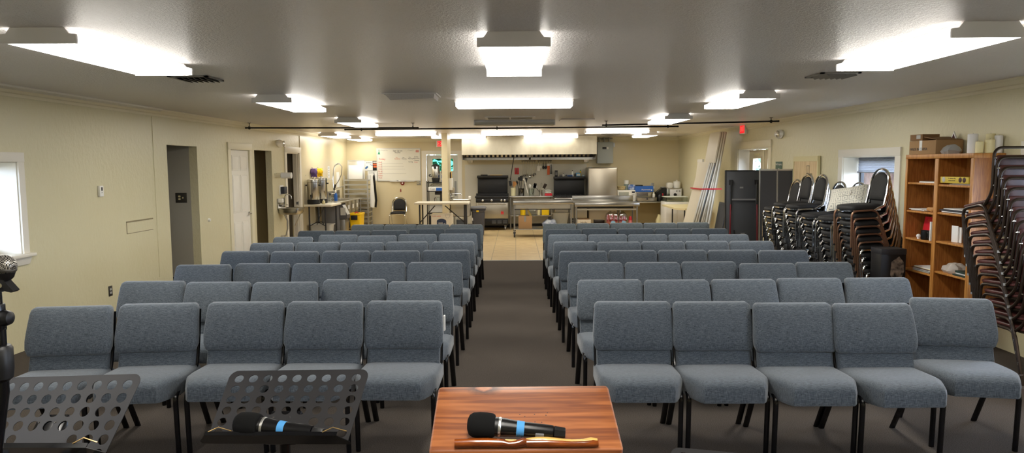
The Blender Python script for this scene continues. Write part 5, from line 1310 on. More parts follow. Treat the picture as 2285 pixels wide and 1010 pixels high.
wpart('leg', MB().tube([(-1.5, 17.06, .5), (-1.5, 17.06, 0)], .02, 8), 'gal', t)
solo('soap_dispenser', MB().box(-1.6105, -1.5, 17.06, 17.2, 1.09, 1.22, .015), mat('taupe_plastic', 'aaa08c', .4), 'taupe dispenser above the tap on the cream post', 'dispenser')
solo('sponge_box', MB().box(-1.16, -1.1, 17.08, 17.2, .918, 1.0, .006), 'white', 'small white box at the corner of the post sink', 'box')
t = thing('mop_handle_bin', 'blue-grey bin standing under the post sink', 'bin', (-1.36, 17.25, 0))
part('bin_body', MB().slab(rrect(-.1, .1, -.12, .12, .03), [(.02, 0), (0, .02), (-.01, .42), (.0, .42), (.02, .05)], 'xy'), mat('slate_plastic', '5b6472', .5), t)
part('liner', MB().slab(rrect(-.105, .105, -.125, .125, .03), [(.002, .4), (-.004, .43), (.012, .43)], 'xy'), 'paper', t)
t = thing('trash_can', 'grey trash can with folded lid beside the kitchen aisle', 'bin', (-.94, 17.5, 0))
part('can', MB().slab(rrect(-.17, .17, -.18, .22, .06), [(.05, .0), (.035, .01), (.008, .6), (-.008, .61), (-.008, .66), (.012, .66), (.03, .1)], 'xy'), 'dgrey', t)
part('lid', MB().slab(rrect(-.2, .19, -.2, .24, .06), [(0, .675), (-.008, .685), (0, .71), (.05, .73), (.1, .735)], 'xy'), 'grey_p', t)
part('front_label', MB().box(-.15, -.02, -.155, -.15, .38, .45), 'paper', t)
part('front_rib', MB().box(.09, .11, -.17, -.14, .05, .52, .008).box(-.13, .11, -.168, -.15, .52, .54, .006), 'dgrey', t)
part('bag_edge', MB().slab(rrect(-.18, .18, -.19, .23, .06), [(0, .63), (-.006, .64), (-.002, .67)], 'xy'), 'ink', t)
part('yellow_tag', MB().box(-.04, .02, -.2, -.192, .6, .64), 'yellow', t)

# cooking line
def oven_range(label, x0, x1, yf, knobs, guard, gridtop, doorm):
    t = thing('cooking_range', label, 'range', ((x0+x1)/2, (yf+19.5)/2, 0))
    wpart('body', MB().box(x0, x1, yf+.02, 19.5, .14, .87, .006), 'steel2', t)
    wpart('control_panel', MB().box(x0-.01, x1+.01, yf-.02, yf+.03, .76, .87, .008), 'blackplastic' if gridtop else 'steel', t)
    d = wpart('oven_door', MB().box(x0+.01, x1-.01, yf-.01, yf+.03, .33, .745, .006), doorm, t)
    wpart('handle', MB().tube([(x0+.05, yf-.035, .725), (x1-.05, yf-.035, .725)], .012, 8).box(x0+.06, x0+.08, yf-.03, yf, .715, .735).box(x1-.08, x1-.06, yf-.03, yf, .715, .735), 'steel', d)
    if gridtop: wpart('maker_badge', MB().box(x1-.2, x1-.12, yf-.013, yf-.01, .44, .46).prism([(x1-.2, .465), (x1-.12, .465), (x1-.13, .53), (x1-.15, .5), (x1-.16, .55), (x1-.17, .5), (x1-.19, .53)], yf-.013, yf-.01, 'xz'), 'red', d)
    k_ = MB().box(x0, x1, yf, yf+.04, .14, .32, .004)
    wpart('kick_panel', k_, 'blackplastic', t)
    mb = MB()
    for a in range(3):
        for b in range(2): mb.box(x0+.42+.15*a, x0+.53+.15*a, yf-.006, yf, .2+.05*b, .215+.05*b)
    wpart('vent_slots', mb, 'grey_p', t)
    for q in knobs: wpart('knob', MB().lathe([(.03, 0), (.028, -.03), (.02, -.035), (0, -.035)], (x0+q, yf-.02, .815), 14, 'y'), 'chrome', t)
    if gridtop:
        wpart('griddle', MB().box(x0-.03, x1+.01, yf-.03, 19.3, .875, .93, .01).box(x0-.03, x1+.01, 19.25, 19.3, .93, .98), 'blackplastic', t)
    else:
        mb = MB().box(x0-.01, x1+.01, yf-.02, 19.35, .872, .905, .006)
        for a in range(6): mb.box(x0+.03+.14*a, x0+.05+.14*a, yf+.02, 19.3, .905, .935)
        for b in range(4): mb.box(x0+.02, x1-.02, yf+.06+.13*b, yf+.08+.13*b, .912, .935)
        wpart('burner_grates', mb, 'blackplastic', t)
    g = wpart('backguard', MB().box(x0+.01, x1-.02, 19.36, 19.5, .87, guard-.05, .004), 'blackplastic', t)
    wpart('guard_shelf', MB().box(x0, x1+.0, 19.2, 19.5, guard-.07, guard, .006), 'blackplastic', t)
    for a in (x0+.08, x1-.08):
        for b in (yf+.1, 19.4): wpart('caster', MB().lathe([(.06, -.02), (.06, .02)], (a, b, .0605), 14, 'x').box(a-.03, a+.03, b-.03, b+.03, .11, .14), 'gal', t)
    return t
t = oven_range('black topped griddle range with steel oven door, left under the hood', -1.06, -.2, 18.7, (.18, .42, .68, .77), 1.475, True, 'steel2')
wpart('guard_box', MB().box(-.96, -.77, 19.25, 19.4, 1.476, 1.5, .004), 'blackplastic', t)
solo('yellow_scraper', MB().box(-.7, -.36, 19.22, 19.26, 1.476, 1.495, .003), 'gold', 'long yellow scraper on the griddle range backguard', 'scraper')
oven_range('steel burner range with black backguard beside the refrigerator', 1.06, 1.93, 18.72, (.1, .22, .34, .46, .58, .7), 1.435, False, 'steel2')
t = thing('prep_table', 'narrow steel table between the two ranges', 'table', (.45, 19.2, 0))
wpart('worktop', MB().box(-.17, 1.02, 18.95, 19.5, .875, .915, .006), 'steel', t)
wpart('lower_shelf', MB().box(-.15, 1.0, 18.98, 19.48, .36, .385, .004), 'steel', t)
for a in (-.14, .98):
    for b in (19.0, 19.46): wpart('leg', MB().tube([(a, b, .875), (a, b, 0)], .02, 8), 'gal', t)
YS = 19.2
def crock(lab, x, r, h, m, name='utensil_crock'):
    t = thing(name, lab, 'container', (x, YS, .9155), group='utensil containers on the prep table')
    part('pot', MB().lathe([(r*.85, 0), (r*.9, .01), (r, h), (r*.93, h), (r*.82, .02), (0, .015)], n=20), m, t)
crock('cream crock holding wooden spoons', -.06, .07, .22, mat('cream_glaze', 'd9d2a8', .4))
crock('dark clear bin of black utensils', .16, .085, .2, glass_mat('smoky_plastic', '55565a', .2))
crock('clear container holding a white ladle', .44, .085, .2, 'clear')
crock('small steel cylinder holding spatulas', .7, .045, .16, 'steel')
def utensil(lab, x, z0, z1, dx, head, m, hm, y=YS, grp='utensils standing in containers'):
    t = thing('utensil', lab, 'utensil', (x, y, z0), group=grp)
    e = V((dx, 0, z1-z0))
    part('handle', MB().tube([(0, 0, 0), e], .008, 6), m, t)
    u = e.normalized(); a = math.atan2(u.x, u.z); mx = M.Translation(e) @ M.Rotation(a, 4, 'Y')
    if head == 'spoon': part('bowl', MB().ball((0, 0, .03), .036, (1, .35, 1.35), 10), hm, t) if False else part('bowl', spoon(mx), hm, t)
    elif head == 'blade': part('blade', MB().box(-.04, .04, -.003, .003, -.01, .13, mtx=mx), hm, t)
    elif head == 'ball': part('bowl', MB().lathe([(.0, -.03), (.03, -.02), (.042, 0), (.038, .002), (.0, -.02)], n=14, mtx=mx @ M.Rotation(R(60), 4, 'X')), hm, t)
    elif head == 'whisk':
        mb = MB()
        for k in range(4):
            ang = PI*k/4
            mb.tube([mx @ V((.035*math.sin(s)*math.cos(ang), .035*math.sin(s)*math.sin(ang), .13*(1-math.cos(s))/2)) for s in [PI*j/8 for j in range(9)]], .0025, 5)
        part('wires', mb, hm, t)
def spoon(mx):
    mb = MB(); n = 10
    return mb.lathe([(max(.0005, .036*math.sin(PI*k/n)), -.045+.09*k/n) for k in range(n+1)], n=12, mtx=mx @ M.Translation((0, 0, .03)) @ M.Diagonal((1, .35, 1.25, 1)))
utensil('black spatula at the left of the cream crock', -.09, .95, 1.2, -.04, 'blade', 'blackplastic', 'blackplastic')
utensil('wooden spoon leaning right in the cream crock', -.05, .95, 1.22, .05, 'spoon', 'barewood', mat('spoon_wood', 'c2894c', .6))
utensil('wooden paddle in the cream crock', -.06, .95, 1.18, .02, 'blade', 'barewood', mat('paddle_wood', 'b67f45', .6))
for k, (dx, h, hd, hm) in enumerate(((-.08, 1.25, 'spoon', 'blackplastic'), (-.04, 1.35, 'spoon', 'blackplastic'), (.0, 1.33, 'blade', 'blackplastic'), (.05, 1.32, 'spoon', 'steel2'), (.08, 1.28, 'blade', 'blackplastic'))):
    utensil(('black spoon leaning far left in the dark bin', 'tallest black spoon in the dark bin', 'black turner in the middle of the dark bin', 'grey spoon in the dark bin', 'black turner leaning right in the dark bin')[k], .16+.015*k-.03, .95, h, dx, hd, 'blackplastic' if k != 3 else 'steel2', hm)
t = thing('tongs', 'long white tongs leaning between the dark bin and clear container', 'tongs', (.32, YS-.05, .93), group='utensils standing in containers')
part('arm', MB().tube([(.02, 0, .05), (-.08, 0, .44)], .011, 6), 'white', t); part('arm', MB().tube([(.04, 0, .05), (-.06, 0, .44)], .011, 6), 'steel2', t)
utensil('white ladle in the clear container', .43, .95, 1.16, -.03, 'spoon', 'white', 'white')
utensil('black fork in the clear container', .47, .95, 1.13, .05, 'blade', 'blackplastic', 'blackplastic')
utensil('wide steel turner leaning left from the steel cylinder', .7, .96, 1.12, -.12, 'blade', 'blackplastic', 'steel')
utensil('wire whisk upright in the steel cylinder', .7, .96, 1.14, .01, 'whisk', 'steel2', 'steel2')
utensil('brown spatula leaning right from the steel cylinder', .7, .96, 1.12, .08, 'blade', 'steel2', 'darkbrown')
t = thing('towel_pile', 'folded towels over a red tray at the right end of the prep table', 'towels', (.92, 19.25, .9155))
part('red_tray', MB().box(-.11, .09, -.1, .1, 0, .06, .01), 'red', t)
part('towel', MB().slab(dens(rrect(-.11, .08, -.1, .1, .04), .04), [(.02, .061), (0, .075), (.01, .1), (0, .12), (.02, .15), (.05, .165)], 'xy', lambda p: p+V((.008*math.sin(60*p.z), 0, 0))), mat('striped_towel', '8e9487', .9, col2='c9c6ba', ns=(14, 2, (1, 1, 6))), t)
for k, (x, w, h, m_) in enumerate(((.2, .14, .2, 'yellow'), (.47, .18, .14, 'clear'), (.64, .07, .2, 'cream'), (.82, .2, .21, 'yellow'))):
    t = thing('food_container', ('round yellow tub on the prep table lower shelf', 'clear food box on the prep table lower shelf', 'narrow cream carton on the prep table lower shelf', 'square yellow box on the prep table lower shelf')[k], 'container', (x, 19.15, .3855), group='containers on the prep table lower shelf')
    if k == 0: part('tub', MB().lathe([(w*.5, 0), (w*.55, h*.9), (w*.55, h)], n=18), m_, t); part('lid', MB().lathe([(w*.58, h), (w*.58, h+.02), (0, h+.02)], n=18), m_, t)
    else:
        part('box_body', MB().box(-w/2, w/2, -.1, .1, 0, h, .008), m_, t)
        part('lid', MB().box(-w/2-.005, w/2+.005, -.105, .105, h+.0005, h+.025, .006), 'white' if k == 1 else m_, t)
# wall rails and what hangs there
def rail(lab, x0, x1):
    t = thing('utensil_rail', lab, 'rail', ((x0+x1)/2, YB-.04, 1.87), group='utensil rails on the splash wall')
    mb = MB().box(-(x1-x0)/2, (x1-x0)/2, -.01, .01, -.008, .008)
    for s in (-.9, .9): mb.box(s*(x1-x0)/2-.01, s*(x1-x0)/2+.01, .0, .027, -.01, .01)
    part('bar', mb, 'socket', t)
    for k in range(6):
        x = -(x1-x0)/2+.03+k*((x1-x0)-.06)/5
        part('hook', MB().tube([(x, -.012, 0), (x, -.02, -.05), (x, -.04, -.055), (x, -.042, -.04)], .004, 6), 'socket', t)
rail('left dark hook rail with ladles on the splash wall', .17, .57)
rail('right dark hook rail with small tools on the splash wall', .62, 1.02)
YH = YB-.08
for k, (x, L, hd, hm, lab) in enumerate(((.2, .38, 'ball', 'steel2', 'leftmost long ladle on the left rail'), (.268, .36, 'ball', 'gal', 'second long ladle on the left rail'), (.336, .34, 'ball', 'steel2', 'third long ladle on the left rail'), (.404, .37, 'spoon', 'chrome', 'bright steel spoon on the left rail'), (.472, .36, 'ball', 'chrome', 'bright steel ladle on the left rail'), (.54, .32, 'ball', 'gal', 'rightmost bent ladle on the left rail'))):
    utensil(lab, x, 1.82, 1.82-L, -.015*(k < 3), hd, 'steel2', hm, y=YH, grp='ladles on the left rail')
for k, (x, hd, hm, lab) in enumerate(((.65, 'blade', 'white', 'small white scraper on the right rail'), (.718, 'spoon', 'white', 'white round scoop on the right rail'), (.786, 'spoon', 'blackplastic', 'first dark spoon on the right rail'), (.854, 'spoon', 'blackplastic', 'second dark spoon on the right rail'))):
    utensil(lab, x, 1.82, 1.72, 0, hd, hm, hm, y=YH, grp='small tools on the right rail')
t = thing('tong_pack', 'orange and white pack of black tongs hanging on the right rail', 'tongs', (.96, YH, 1.63))
part('card', MB().box(-.075, .075, 0, .006, -.16, .16), 'white', t)
part('printed_panel', MB().box(-.07, -.0, -.002, 0, -.15, .1), 'orange', t)
for x in (.01, .05): part('tongs', MB().tube([(x, -.012, .14), (x+.004, -.012, -.13)], [.008, .014], 6), 'blackplastic', t)
t = thing('oven_mitt', 'red silicone pot grips hanging on the splash wall', 'pot holder', (.04, YB-.015, 1.59))
part('grip', MB().box(-.06, -.005, -.02, .0, -.09, .09, .006), 'red', t); part('grip', MB().box(.005, .06, -.02, .0, -.09, .09, .006), 'red', t)
# on the right range's guard shelf
SZ = 1.436
def small(lab, x, w, h, m_, capm, r=False):
    t = thing('condiment_bottle' if r else 'small_box', lab, 'bottle' if r else 'box', (x, 19.32, SZ), group='small things on the range backguard shelf')
    if r: part('body', MB().lathe([(w/2, 0), (w/2, h*.6), (w*.25, h*.8), (w*.25, h*.85)], n=12), m_, t); part('cap', MB().lathe([(w*.3, h*.85), (w*.28, h), (0, h)], n=10), capm, t)
    else: part('carton', MB().box(-w/2, w/2, -.04, .04, 0, h, .004), m_, t); part('panel', MB().box(-w*.35, w*.35, -.043, -.04, h*.2, h*.7), capm, t)
small('black grinder at the left end of the range backguard', 1.13, .08, .17, 'blackplastic', 'grey_p')
small('dark low timer on the range backguard', 1.26, .07, .05, 'ink', 'grey_p')
small('white jar on the range backguard', 1.33, .05, .08, 'white', 'ink', True)
small('grey clip box on the range backguard', 1.41, .08, .07, 'gal', 'ink')
small('flat blue box on the range backguard', 1.51, .14, .04, 'blueplastic', 'navy')
small('slim white bottle with brown cap on the range backguard', 1.58, .05, .17, 'white', 'darkbrown', True)
small('black can on the range backguard', 1.65, .05, .09, 'blackplastic', 'grey_p', True)
small('pale blue carton on the range backguard', 1.74, .13, .1, mat('pale_blue_card', '5fa3cf', .5), 'paper')
small('yellow bottle with green cap behind the blue carton', 1.8, .05, .18, 'yellow', 'teal', True)
small('light blue pack at the right end of the range backguard', 1.88, .07, .04, mat('light_blue_pack', '86b6cc', .5), 'white')

# hood
t = thing('exhaust_hood', 'wide steel exhaust hood over the cooking line', 'hood', (.37, 18.9, 1.9))
wpart('hood_body', MB().box(-1.4, 2.13, 18.3, 18.34, 2.03, CZ-.01).box(-1.398, -1.37, 18.342, 19.6, 2.03, CZ-.012).box(2.1, 2.128, 18.342, 19.6, 2.03, CZ-.012).box(-1.37, 2.1, 18.342, 19.6, CZ-.05, CZ-.03), 'hood', t)
wpart('panel_seam', MB().box(.392, .398, 18.292, 18.3, 2.03, CZ-.02), 'steel2', t)
wpart('end_plate', MB().prism([(18.31, 2.028), (18.42, 1.9), (19.6, 1.9), (19.6, 2.028)], -1.397, -1.385, 'yz').prism([(18.31, 2.028), (18.42, 1.9), (19.6, 1.9), (19.6, 2.028)], 2.115, 2.127, 'yz'), 'gal', t)
mb = MB(); mb2 = MB()
for k in range(29):
    x = -1.33+k*.117
    mb.prism([(18.9, 2.14), (18.985, 1.96), (19.0, 1.96), (18.915, 2.14)], x, x+.06, 'yz')
mb2.prism([(18.935, 2.14), (19.02, 1.96), (19.03, 1.96), (18.945, 2.14)], -1.36, 2.1, 'yz')
wpart('baffle_filters', mb, 'steel', t); wpart('filter_backing', mb2, 'ink', t)
wpart('grease_gutter', MB().box(-1.385, 2.115, 18.96, 19.0, 1.895, 1.962).box(-1.385, 2.115, 18.98, 19.34, 1.895, 1.91), 'steel', t)
wpart('gutter_clip', MB().box(.37, .42, 18.96, 18.98, 1.89, 2.04), 'steel2', t)
for x in (-1.22, 1.93): wpart('grease_cup', MB().slab(rrect(x-.08, x+.08, 18.95, 19.06, .02), [(.03, 1.82), (.015, 1.825), (0, 1.893)], 'xy'), 'steel', t)
solo('hood_hook_pole', MB().tube([(-.03, 18.6, 2.02), (-.13, 18.75, 1.4)], .01, 8).lathe([(.014, 0), (.014, .05)], (-.135, 18.76, 1.36), 8), 'blackplastic', 'thin black pole hanging from the hood above the griddle', 'pole')
t = thing('control_cabinet', 'grey metal control cabinet on the wall right of the hood', 'cabinet', (2.49, YB, 2.08))
part('cabinet_body', MB().box(-.22, .22, -.25, -.001, -.29, .3, .004), mat('cabinet_grey', 'a9b0b0', .4), t)
part('door_seam', MB().box(-.21, .21, -.254, -.25, -.28, .29, .002), mat('cabinet_grey_front', 'adb4b4', .4), t)
part('label_plate', MB().box(-.08, .03, -.257, -.254, .1, .16), 'ink', t)
part('label_tag', MB().box(.04, .09, -.257, -.254, .1, .16), 'paper', t)
part('conduit', MB().tube([(-.15, -.12, .3), (-.15, -.12, .43)], .02, 8).tube([(-.02, -.12, .3), (-.02, -.12, .43)], .02, 8).tube([(.12, -.12, .3), (.12, -.12, .43)], .015, 8).tube([(-.18, -.1, .4), (.22, -.1, .4)], .015, 8).box(.23, .28, -.15, -.05, .16, .28), 'gal', t)
t = thing('refrigerator', 'plain steel refrigerator right of the burner range', 'refrigerator', (2.36, 19.15, 0))
part('body', MB().box(-.39, .39, -.3, .4, .02, 1.68, .01), 'steel2', t)
part('door', MB().box(-.385, .385, -.38, -.305, .05, 1.675, .025, 3), mat('fridge_steel', 'b3ab9b', .3, 1.), t)
part('hinge', MB().box(-.38, -.3, -.36, -.28, 1.676, 1.7), 'gal', t)
# steel islands
def island(label, x0, x1, yf, z):
    t = thing('work_table', label, 'table', ((x0+x1)/2, yf+.38, 0))
    wpart('worktop', MB().box(x0, x1, yf, yf+.76, z-.035, z, .006).box(x0, x1, yf-.01, yf+.02, z-.09, z-.003, .006), 'steel', t)
    return t
t = island('wheeled steel work table with lower shelf, nearest the tiled aisle', -.06, 1.395, 16.82, .9)
wpart('drawer_apron', MB().box(-.0, 1.32, 16.87, 16.89, .7, .8), 'steel2', t)
for a in (-.03, 1.35):
    for b in (16.87, 17.53):
        wpart('leg', MB().tube([(a, b, .87), (a, b, .12)], .021, 8), 'gal', t)
        wpart('caster', MB().lathe([(.055, -.018), (.055, .018)], (a, b, .0555), 14, 'x').box(a-.03, a+.03, b-.03, b+.03, .1, .13), 'blackplastic', t)
wpart('lower_shelf', MB().box(-.05, 1.38, 16.84, 17.56, .185, .21, .004), 'steel', t)
wpart('under_rail', MB().box(-.03, 1.35, 16.85, 16.87, .675, .695), 'socket', t)
t = island('second steel work table with raised back edge, before the refrigerator', 1.43, 3.0, 16.82, .84)
wpart('back_upstand', MB().box(1.43, 2.96, 17.54, 17.58, .84, .98, .004), 'steel', t)
wpart('under_tray', MB().box(1.5, 2.86, 16.9, 17.5, .7, .77, .006), 'blackplastic', t)
wpart('tray_rail', MB().box(1.48, 2.93, 16.86, 16.88, .655, .69).tube([(2.86, 16.88, .72), (2.96, 16.88, .69)], .015, 6), 'steel2', t)
for a in (1.48, 2.95):
    for b in (16.87, 17.53): wpart('leg', MB().tube([(a, b, .8), (a, b, 0)], .019, 8), 'gal', t)
wpart('lower_shelf', MB().box(1.45, 2.98, 16.86, 17.54, .27, .295, .004), 'steel', t)
t = thing('cardboard_box', 'taped brown carton with a propped flap on the wheeled table shelf', 'box', (.235, 17.05, .2105))
part('carton', MB().box(-.165, .165, -.14, .14, 0, .31, .003), 'card', t)
part('flap', MB().prism([(.1, .31), (.165, .31), (.06, .5), (.02, .52)], -.13, .1, 'xz'), mat('olive_flap', 'a4924f', .8), t)
part('tape_strip', MB().box(-.03, .02, -.142, -.14, .17, .31), 'gal', t)
t = thing('plastic_bag', 'blue and white plastic bag on the wheeled table shelf', 'bag', (.82, 17.05, .2105))
part('bag', MB().slab(dens(rrect(-.16, .2, -.12, .12, .07), .04), [(.02, 0), (-.01, .05), (0, .12), (.06, .2), (.1, .22)], 'xy', lambda p: p+V((.015*math.sin(40*p.z), .012*math.sin(30*p.x), 0))), mat('bag_print', 'c9cfd4', .4, col2='24407e', ns=(7, 2, (1, 1, 1))), t)
part('bag_cap', MB().box(-.02, .06, -.04, .04, .2, .28, .006), 'ink', t)
t = thing('plastic_basket', 'pale plastic tub of packets on the wheeled table shelf', 'tub', (1.12, 17.35, .2105))
part('tub', MB().slab(rrect(-.2, .2, -.15, .15, .04), [(.05, 0), (.04, .01), (0, .34), (-.015, .34), (-.015, .36), (.005, .36), (.05, .03)], 'xy'), mat('frosted_plastic', 'cfc9b4', .4), t)
part('packets', MB().box(-.05, .02, -.1, .06, .02, .3, .008).box(.04, .12, -.08, .04, .02, .34, .008), 'cream', t)
t = thing('holly_box', 'white box lettered in script on the second work table shelf', 'box', (1.66, 17.0, .2955))
part('carton', MB().box(-.17, .17, -.12, .12, 0, .13, .003), mat('ivory_card', 'ddd2bd', .8), t)
lettering('Holly', .075, 'ink', (.0, -.1215, .055), FRONT, t)
part('contents', MB().box(-.13, .13, -.09, .09, .13, .15, .005), 'cardd', t)
solo('shoe_box', MB().box(1.95, 2.2, 17.15, 17.4, .2955, .39, .004), 'darkbrown', 'flat dark box right of the lettered white box', 'box')
def cups(lab, x, y, z, n, m_='red', lid=None):
    t = thing('cup_stack', lab, 'cups', (x, y, z), group='red cup stacks')
    mb = MB()
    for k in range(n): mb.lathe([(.047-.0008*k, .0+.024*k), (.047-.0008*k, .022+.024*k)], n=14)
    mb.lathe([(.044, .024*n), (.033, .024*n+.1), (0, .024*n+.1)], n=14)
    part('cups', mb, m_, t)
    if lid: part('pale_cup', MB().lathe([(.05, -.001), (.048, .1), (.047, .1)], n=14), lid, t)
cups('open stack of red cups at the right end of the shelf', 2.81, 17.0, .2955, 4, 'red', mat('pink_cup', 'd9837f', .5))
for k, (x, y) in enumerate(((2.27, 17.0), (2.36, 16.98), (2.46, 17.02), (2.58, 17.05), (2.66, 17.0))):
    cups(('leftmost bagged stack of red cups', 'second bagged stack of red cups', 'third bagged stack of red cups', 'fourth bagged stack of red cups, under crumpled film', 'rightmost bagged stack of red cups')[k], x, y, .2955, (6, 6, 5, 4, 4)[k])
for k, (x, w) in enumerate(((2.36, .17), (2.62, .12))):
    solo('cup_bag', MB().slab(dens(rrect(x-w, x+w, 16.9, 17.14, .05), .03), [(.01, .2958), (0, .36), (.005, .47), (.03, .56), (.08, .6)], 'xy', lambda p: p+V((.008*math.sin(60*p.z), .01*math.sin(50*p.x), .01*math.sin(60*p.x)*(p.z > .5)))), glass_mat('cup_film', 'f0eeee', .22), ('clear plastic bag around the left red cups', 'clear plastic bag around the right red cups')[k], 'bag')
    solo('paper_band', MB().prism([(x-.06, .3), (x+.08, .3), (x+.06, .38), (x-.02, .4)], 16.885, 16.89, 'xz'), mat('sky_blue_print', '8fbfe0', .5), ('light blue printed label on the left cup bag', 'light blue printed label on the right cup bag')[k], 'label')

# ------------------------------------------------------------------ kitchen: right side
t = thing('counter_table', 'long pale table along the back wall right of the refrigerator', 'table', (3.6, 19.2, 0))
wpart('worktop', MB().box(2.79, 4.5, 18.88, 19.52, .71, .745, .005), 'steel2', t)
for a in (2.85, 4.42):
    for b in (18.95, 19.45): wpart('leg', MB().tube([(a, b, .71), (a, b, 0)], .02, 8), 'gal', t)
wpart('kick_board', MB().box(2.8, 4.5, 19.5, 19.52, .12, .7), mat('tan_board', 'b3a173', .6), t)
t = thing('microwave', 'white microwave on the back table next to the refrigerator', 'microwave', (3.03, 19.2, .7455))
part('case', MB().box(-.25, .25, -.19, .19, .012, .31, .008).box(-.22, .22, -.16, .16, 0, .012), 'white', t)
d = part('door', MB().box(-.248, .12, -.215, -.19, .02, .305, .006), 'white', t)
part('window', MB().box(-.21, .06, -.2175, -.215, .06, .26, .002), mat('microwave_window', 'a8aca0', .2), d)
part('control_panel', MB().box(.125, .247, -.21, -.19, .02, .305, .004), 'white', t)
part('display', MB().box(.145, .225, -.212, -.21, .235, .285), 'ink', t)
for k in range(5): part('button', MB().box(.15, .22, -.213, -.21, .05+.034*k, .068+.034*k, .001), 'lightgrey', t)
t = thing('basket', 'small woven basket on top of the microwave', 'basket', (2.91, 19.15, 1.057))
part('bowl', MB().lathe([(.07, 0), (.1, .02), (.125, .1), (.13, .105), (.115, .1), (.09, .02), (0, .015)], n=20), mat('wicker', 'b49a6c', .8, col2='e0d2a6', ns=(40, 2, (1, 1, 3))), t)
part('rim', MB().lathe([(.13, .1), (.136, .107), (.13, .114), (.118, .108)], n=20), 'cream', t)
t = thing('paper_towel_roll', 'paper towel roll standing behind the basket on the microwave', 'paper towel', (3.06, 19.25, 1.057))
part('roll', MB().lathe([(.02, 0), (.065, .001), (.065, .27), (.02, .271)], n=22), 'paper', t)
part('wrapper', MB().lathe([(.066, .0), (.066, .16)], n=22), mat('grey_green_wrap', '8b9a94', .5), t)
t = thing('snack_bag', 'blue and red snack bag on top of the microwave', 'bag', (3.19, 19.14, 1.057))
part('bag', MB().slab(dens(rrect(-.1, .1, 0, .15, .05), .03), [(.03, -.05), (0, -.02), (0, .03), (.03, .06)], 'xz'), mat('bag_blue', '3f6cb4', .4, col2='dfe3ea', ns=(9, 2, (1, 1, 1))), t)
part('printed_badge', MB().slab([(.05*math.cos(R(a)), .08+.035*math.sin(R(a))) for a in range(0, 360, 45)], [(0, -.051), (.003, -.056)], 'xz'), 'red', t)
t = thing('meat_slicer', 'blue topped steel roller grill machine on the back table', 'machine', (3.56, 19.15, .7455))
part('tray', MB().slab(rrect(-.27, .3, -.25, .1, .03), [(.03, 0), (.005, .02), (0, .1), (-.012, .11), (.0, .115), (.02, .1), (.05, .05)], 'xy'), 'steel', t)
part('cabinet', MB().box(-.28, .15, -.12, .22, .02, .32, .01), 'steel2', t)
part('opening', MB().box(-.24, .06, -.124, -.12, .14, .24, .004), 'ink', t)
mb = MB()
for k in range(4): mb.tube([(-.23, -.135, .15+.025*k), (.05, -.135, .15+.025*k)], .009, 8)
part('rollers', mb, 'steel', t)
part('top_cover', MB().prism([(-.16, .26), (-.13, .42), (.2, .42), (.23, .3), (.23, .26)], -.3, .2, 'yz').box(-.3, .2, -.165, -.15, .27, .3), 'blueplastic', t)
lettering('Automatic', .06, 'white', (-.0, -.158, .325), (R(80), 0, 0), t)
part('top_tray', MB().box(-.27, -.07, -.08, .12, .42, .45, .01), 'blackplastic', t)
part('latch', MB().box(.0, .03, -.27, -.25, .05, .11, .004), 'ink', t)
part('dial', MB().lathe([(.02, 0), (.018, -.012), (0, -.012)], (.15, -.16, .31), 12, 'y'), 'white', t)
for x, h in ((.08, .12), (.13, .1)): pass
bottle('white squeeze bottle in front of the blue machine', 3.77, 18.98, .85, .035, .15, 'white', 'white')
bottle('tall clear bottle right of the blue machine', 3.83, 19.3, .7455, .04, .4, 'clear', 'white')
t = thing('coffee_brewer', 'black coffee brewer with red switch on the back table', 'coffee maker', (4.0, 19.2, .7455))
part('body', MB().prism([(-.13, 0), (.12, 0), (.12, .36), (.02, .36), (-.13, .24)], -.11, .12, 'xz'), 'blackplastic', t)
part('jug', MB().lathe([(.06, 0), (.08, .04), (.07, .17), (.05, .2)], (-.06, -.2, .0), 16), 'blackplastic', t)
part('red_switch', MB().box(.02, .05, -.118, -.11, .14, .22, .004), 'red', t)
part('filter_lid', MB().box(.0, .13, -.1, .1, .36, .4, .02), 'gal', t)
t = thing('toaster_oven', 'steel countertop oven with pale panel in the back right corner', 'oven', (4.34, 19.2, .7455))
part('case', MB().box(-.21, .21, -.18, .2, .1, .36, .008).box(-.19, .19, -.16, .18, 0, .1), 'steel', t)
part('front_panel', MB().box(-.12, .19, -.186, -.18, .14, .33, .004), 'candlew', t)
part('handle', MB().lathe([(.045, 0), (.04, -.02), (0, -.022)], (.02, -.186, .18), 16, 'y'), 'blackplastic', t)
part('glass_door', MB().box(-.2, -.13, -.186, -.18, .14, .33), 'clear', t)
for k in range(2): part('dial', MB().lathe([(.02, 0), (.018, -.012), (0, -.012)], (.06+.08*k, -.186, .28), 12, 'y'), 'gal', t)
t = thing('toaster', 'white toaster on top of the countertop oven', 'toaster', (4.23, 19.15, 1.106))
part('case', MB().slab(rrect(-.075, .075, 0, .15, .045), [(.015, -.09), (0, -.08), (0, .1), (.015, .11)], 'xz'), 'white', t)
part('slots', MB().box(-.03, -.015, -.06, .08, .1495, .152).box(.015, .03, -.06, .08, .1495, .152), 'ink', t)
t = thing('canister', 'white lidded canister on top of the countertop oven', 'canister', (4.43, 19.15, 1.106))
part('jar', MB().lathe([(.095, 0), (.1, .01), (.1, .15), (.095, .16)], n=22), 'white', t)
part('lid', MB().lathe([(.103, .16), (.1, .175), (.03, .19), (.018, .2), (.02, .22), (0, .225)], n=22), 'white', t)
t = thing('drawer_cabinet', 'white plastic cabinet with clear lid bins at the right kitchen wall', 'cabinet', (4.2, 18.35, 0))
wpart('cabinet_body', MB().box(3.88, 4.5, 18.05, 18.6, 0, .78, .01), 'white', t)
wpart('drawer_front', MB().box(3.9, 4.2, 18.035, 18.05, .1, .74, .008), 'white', t)
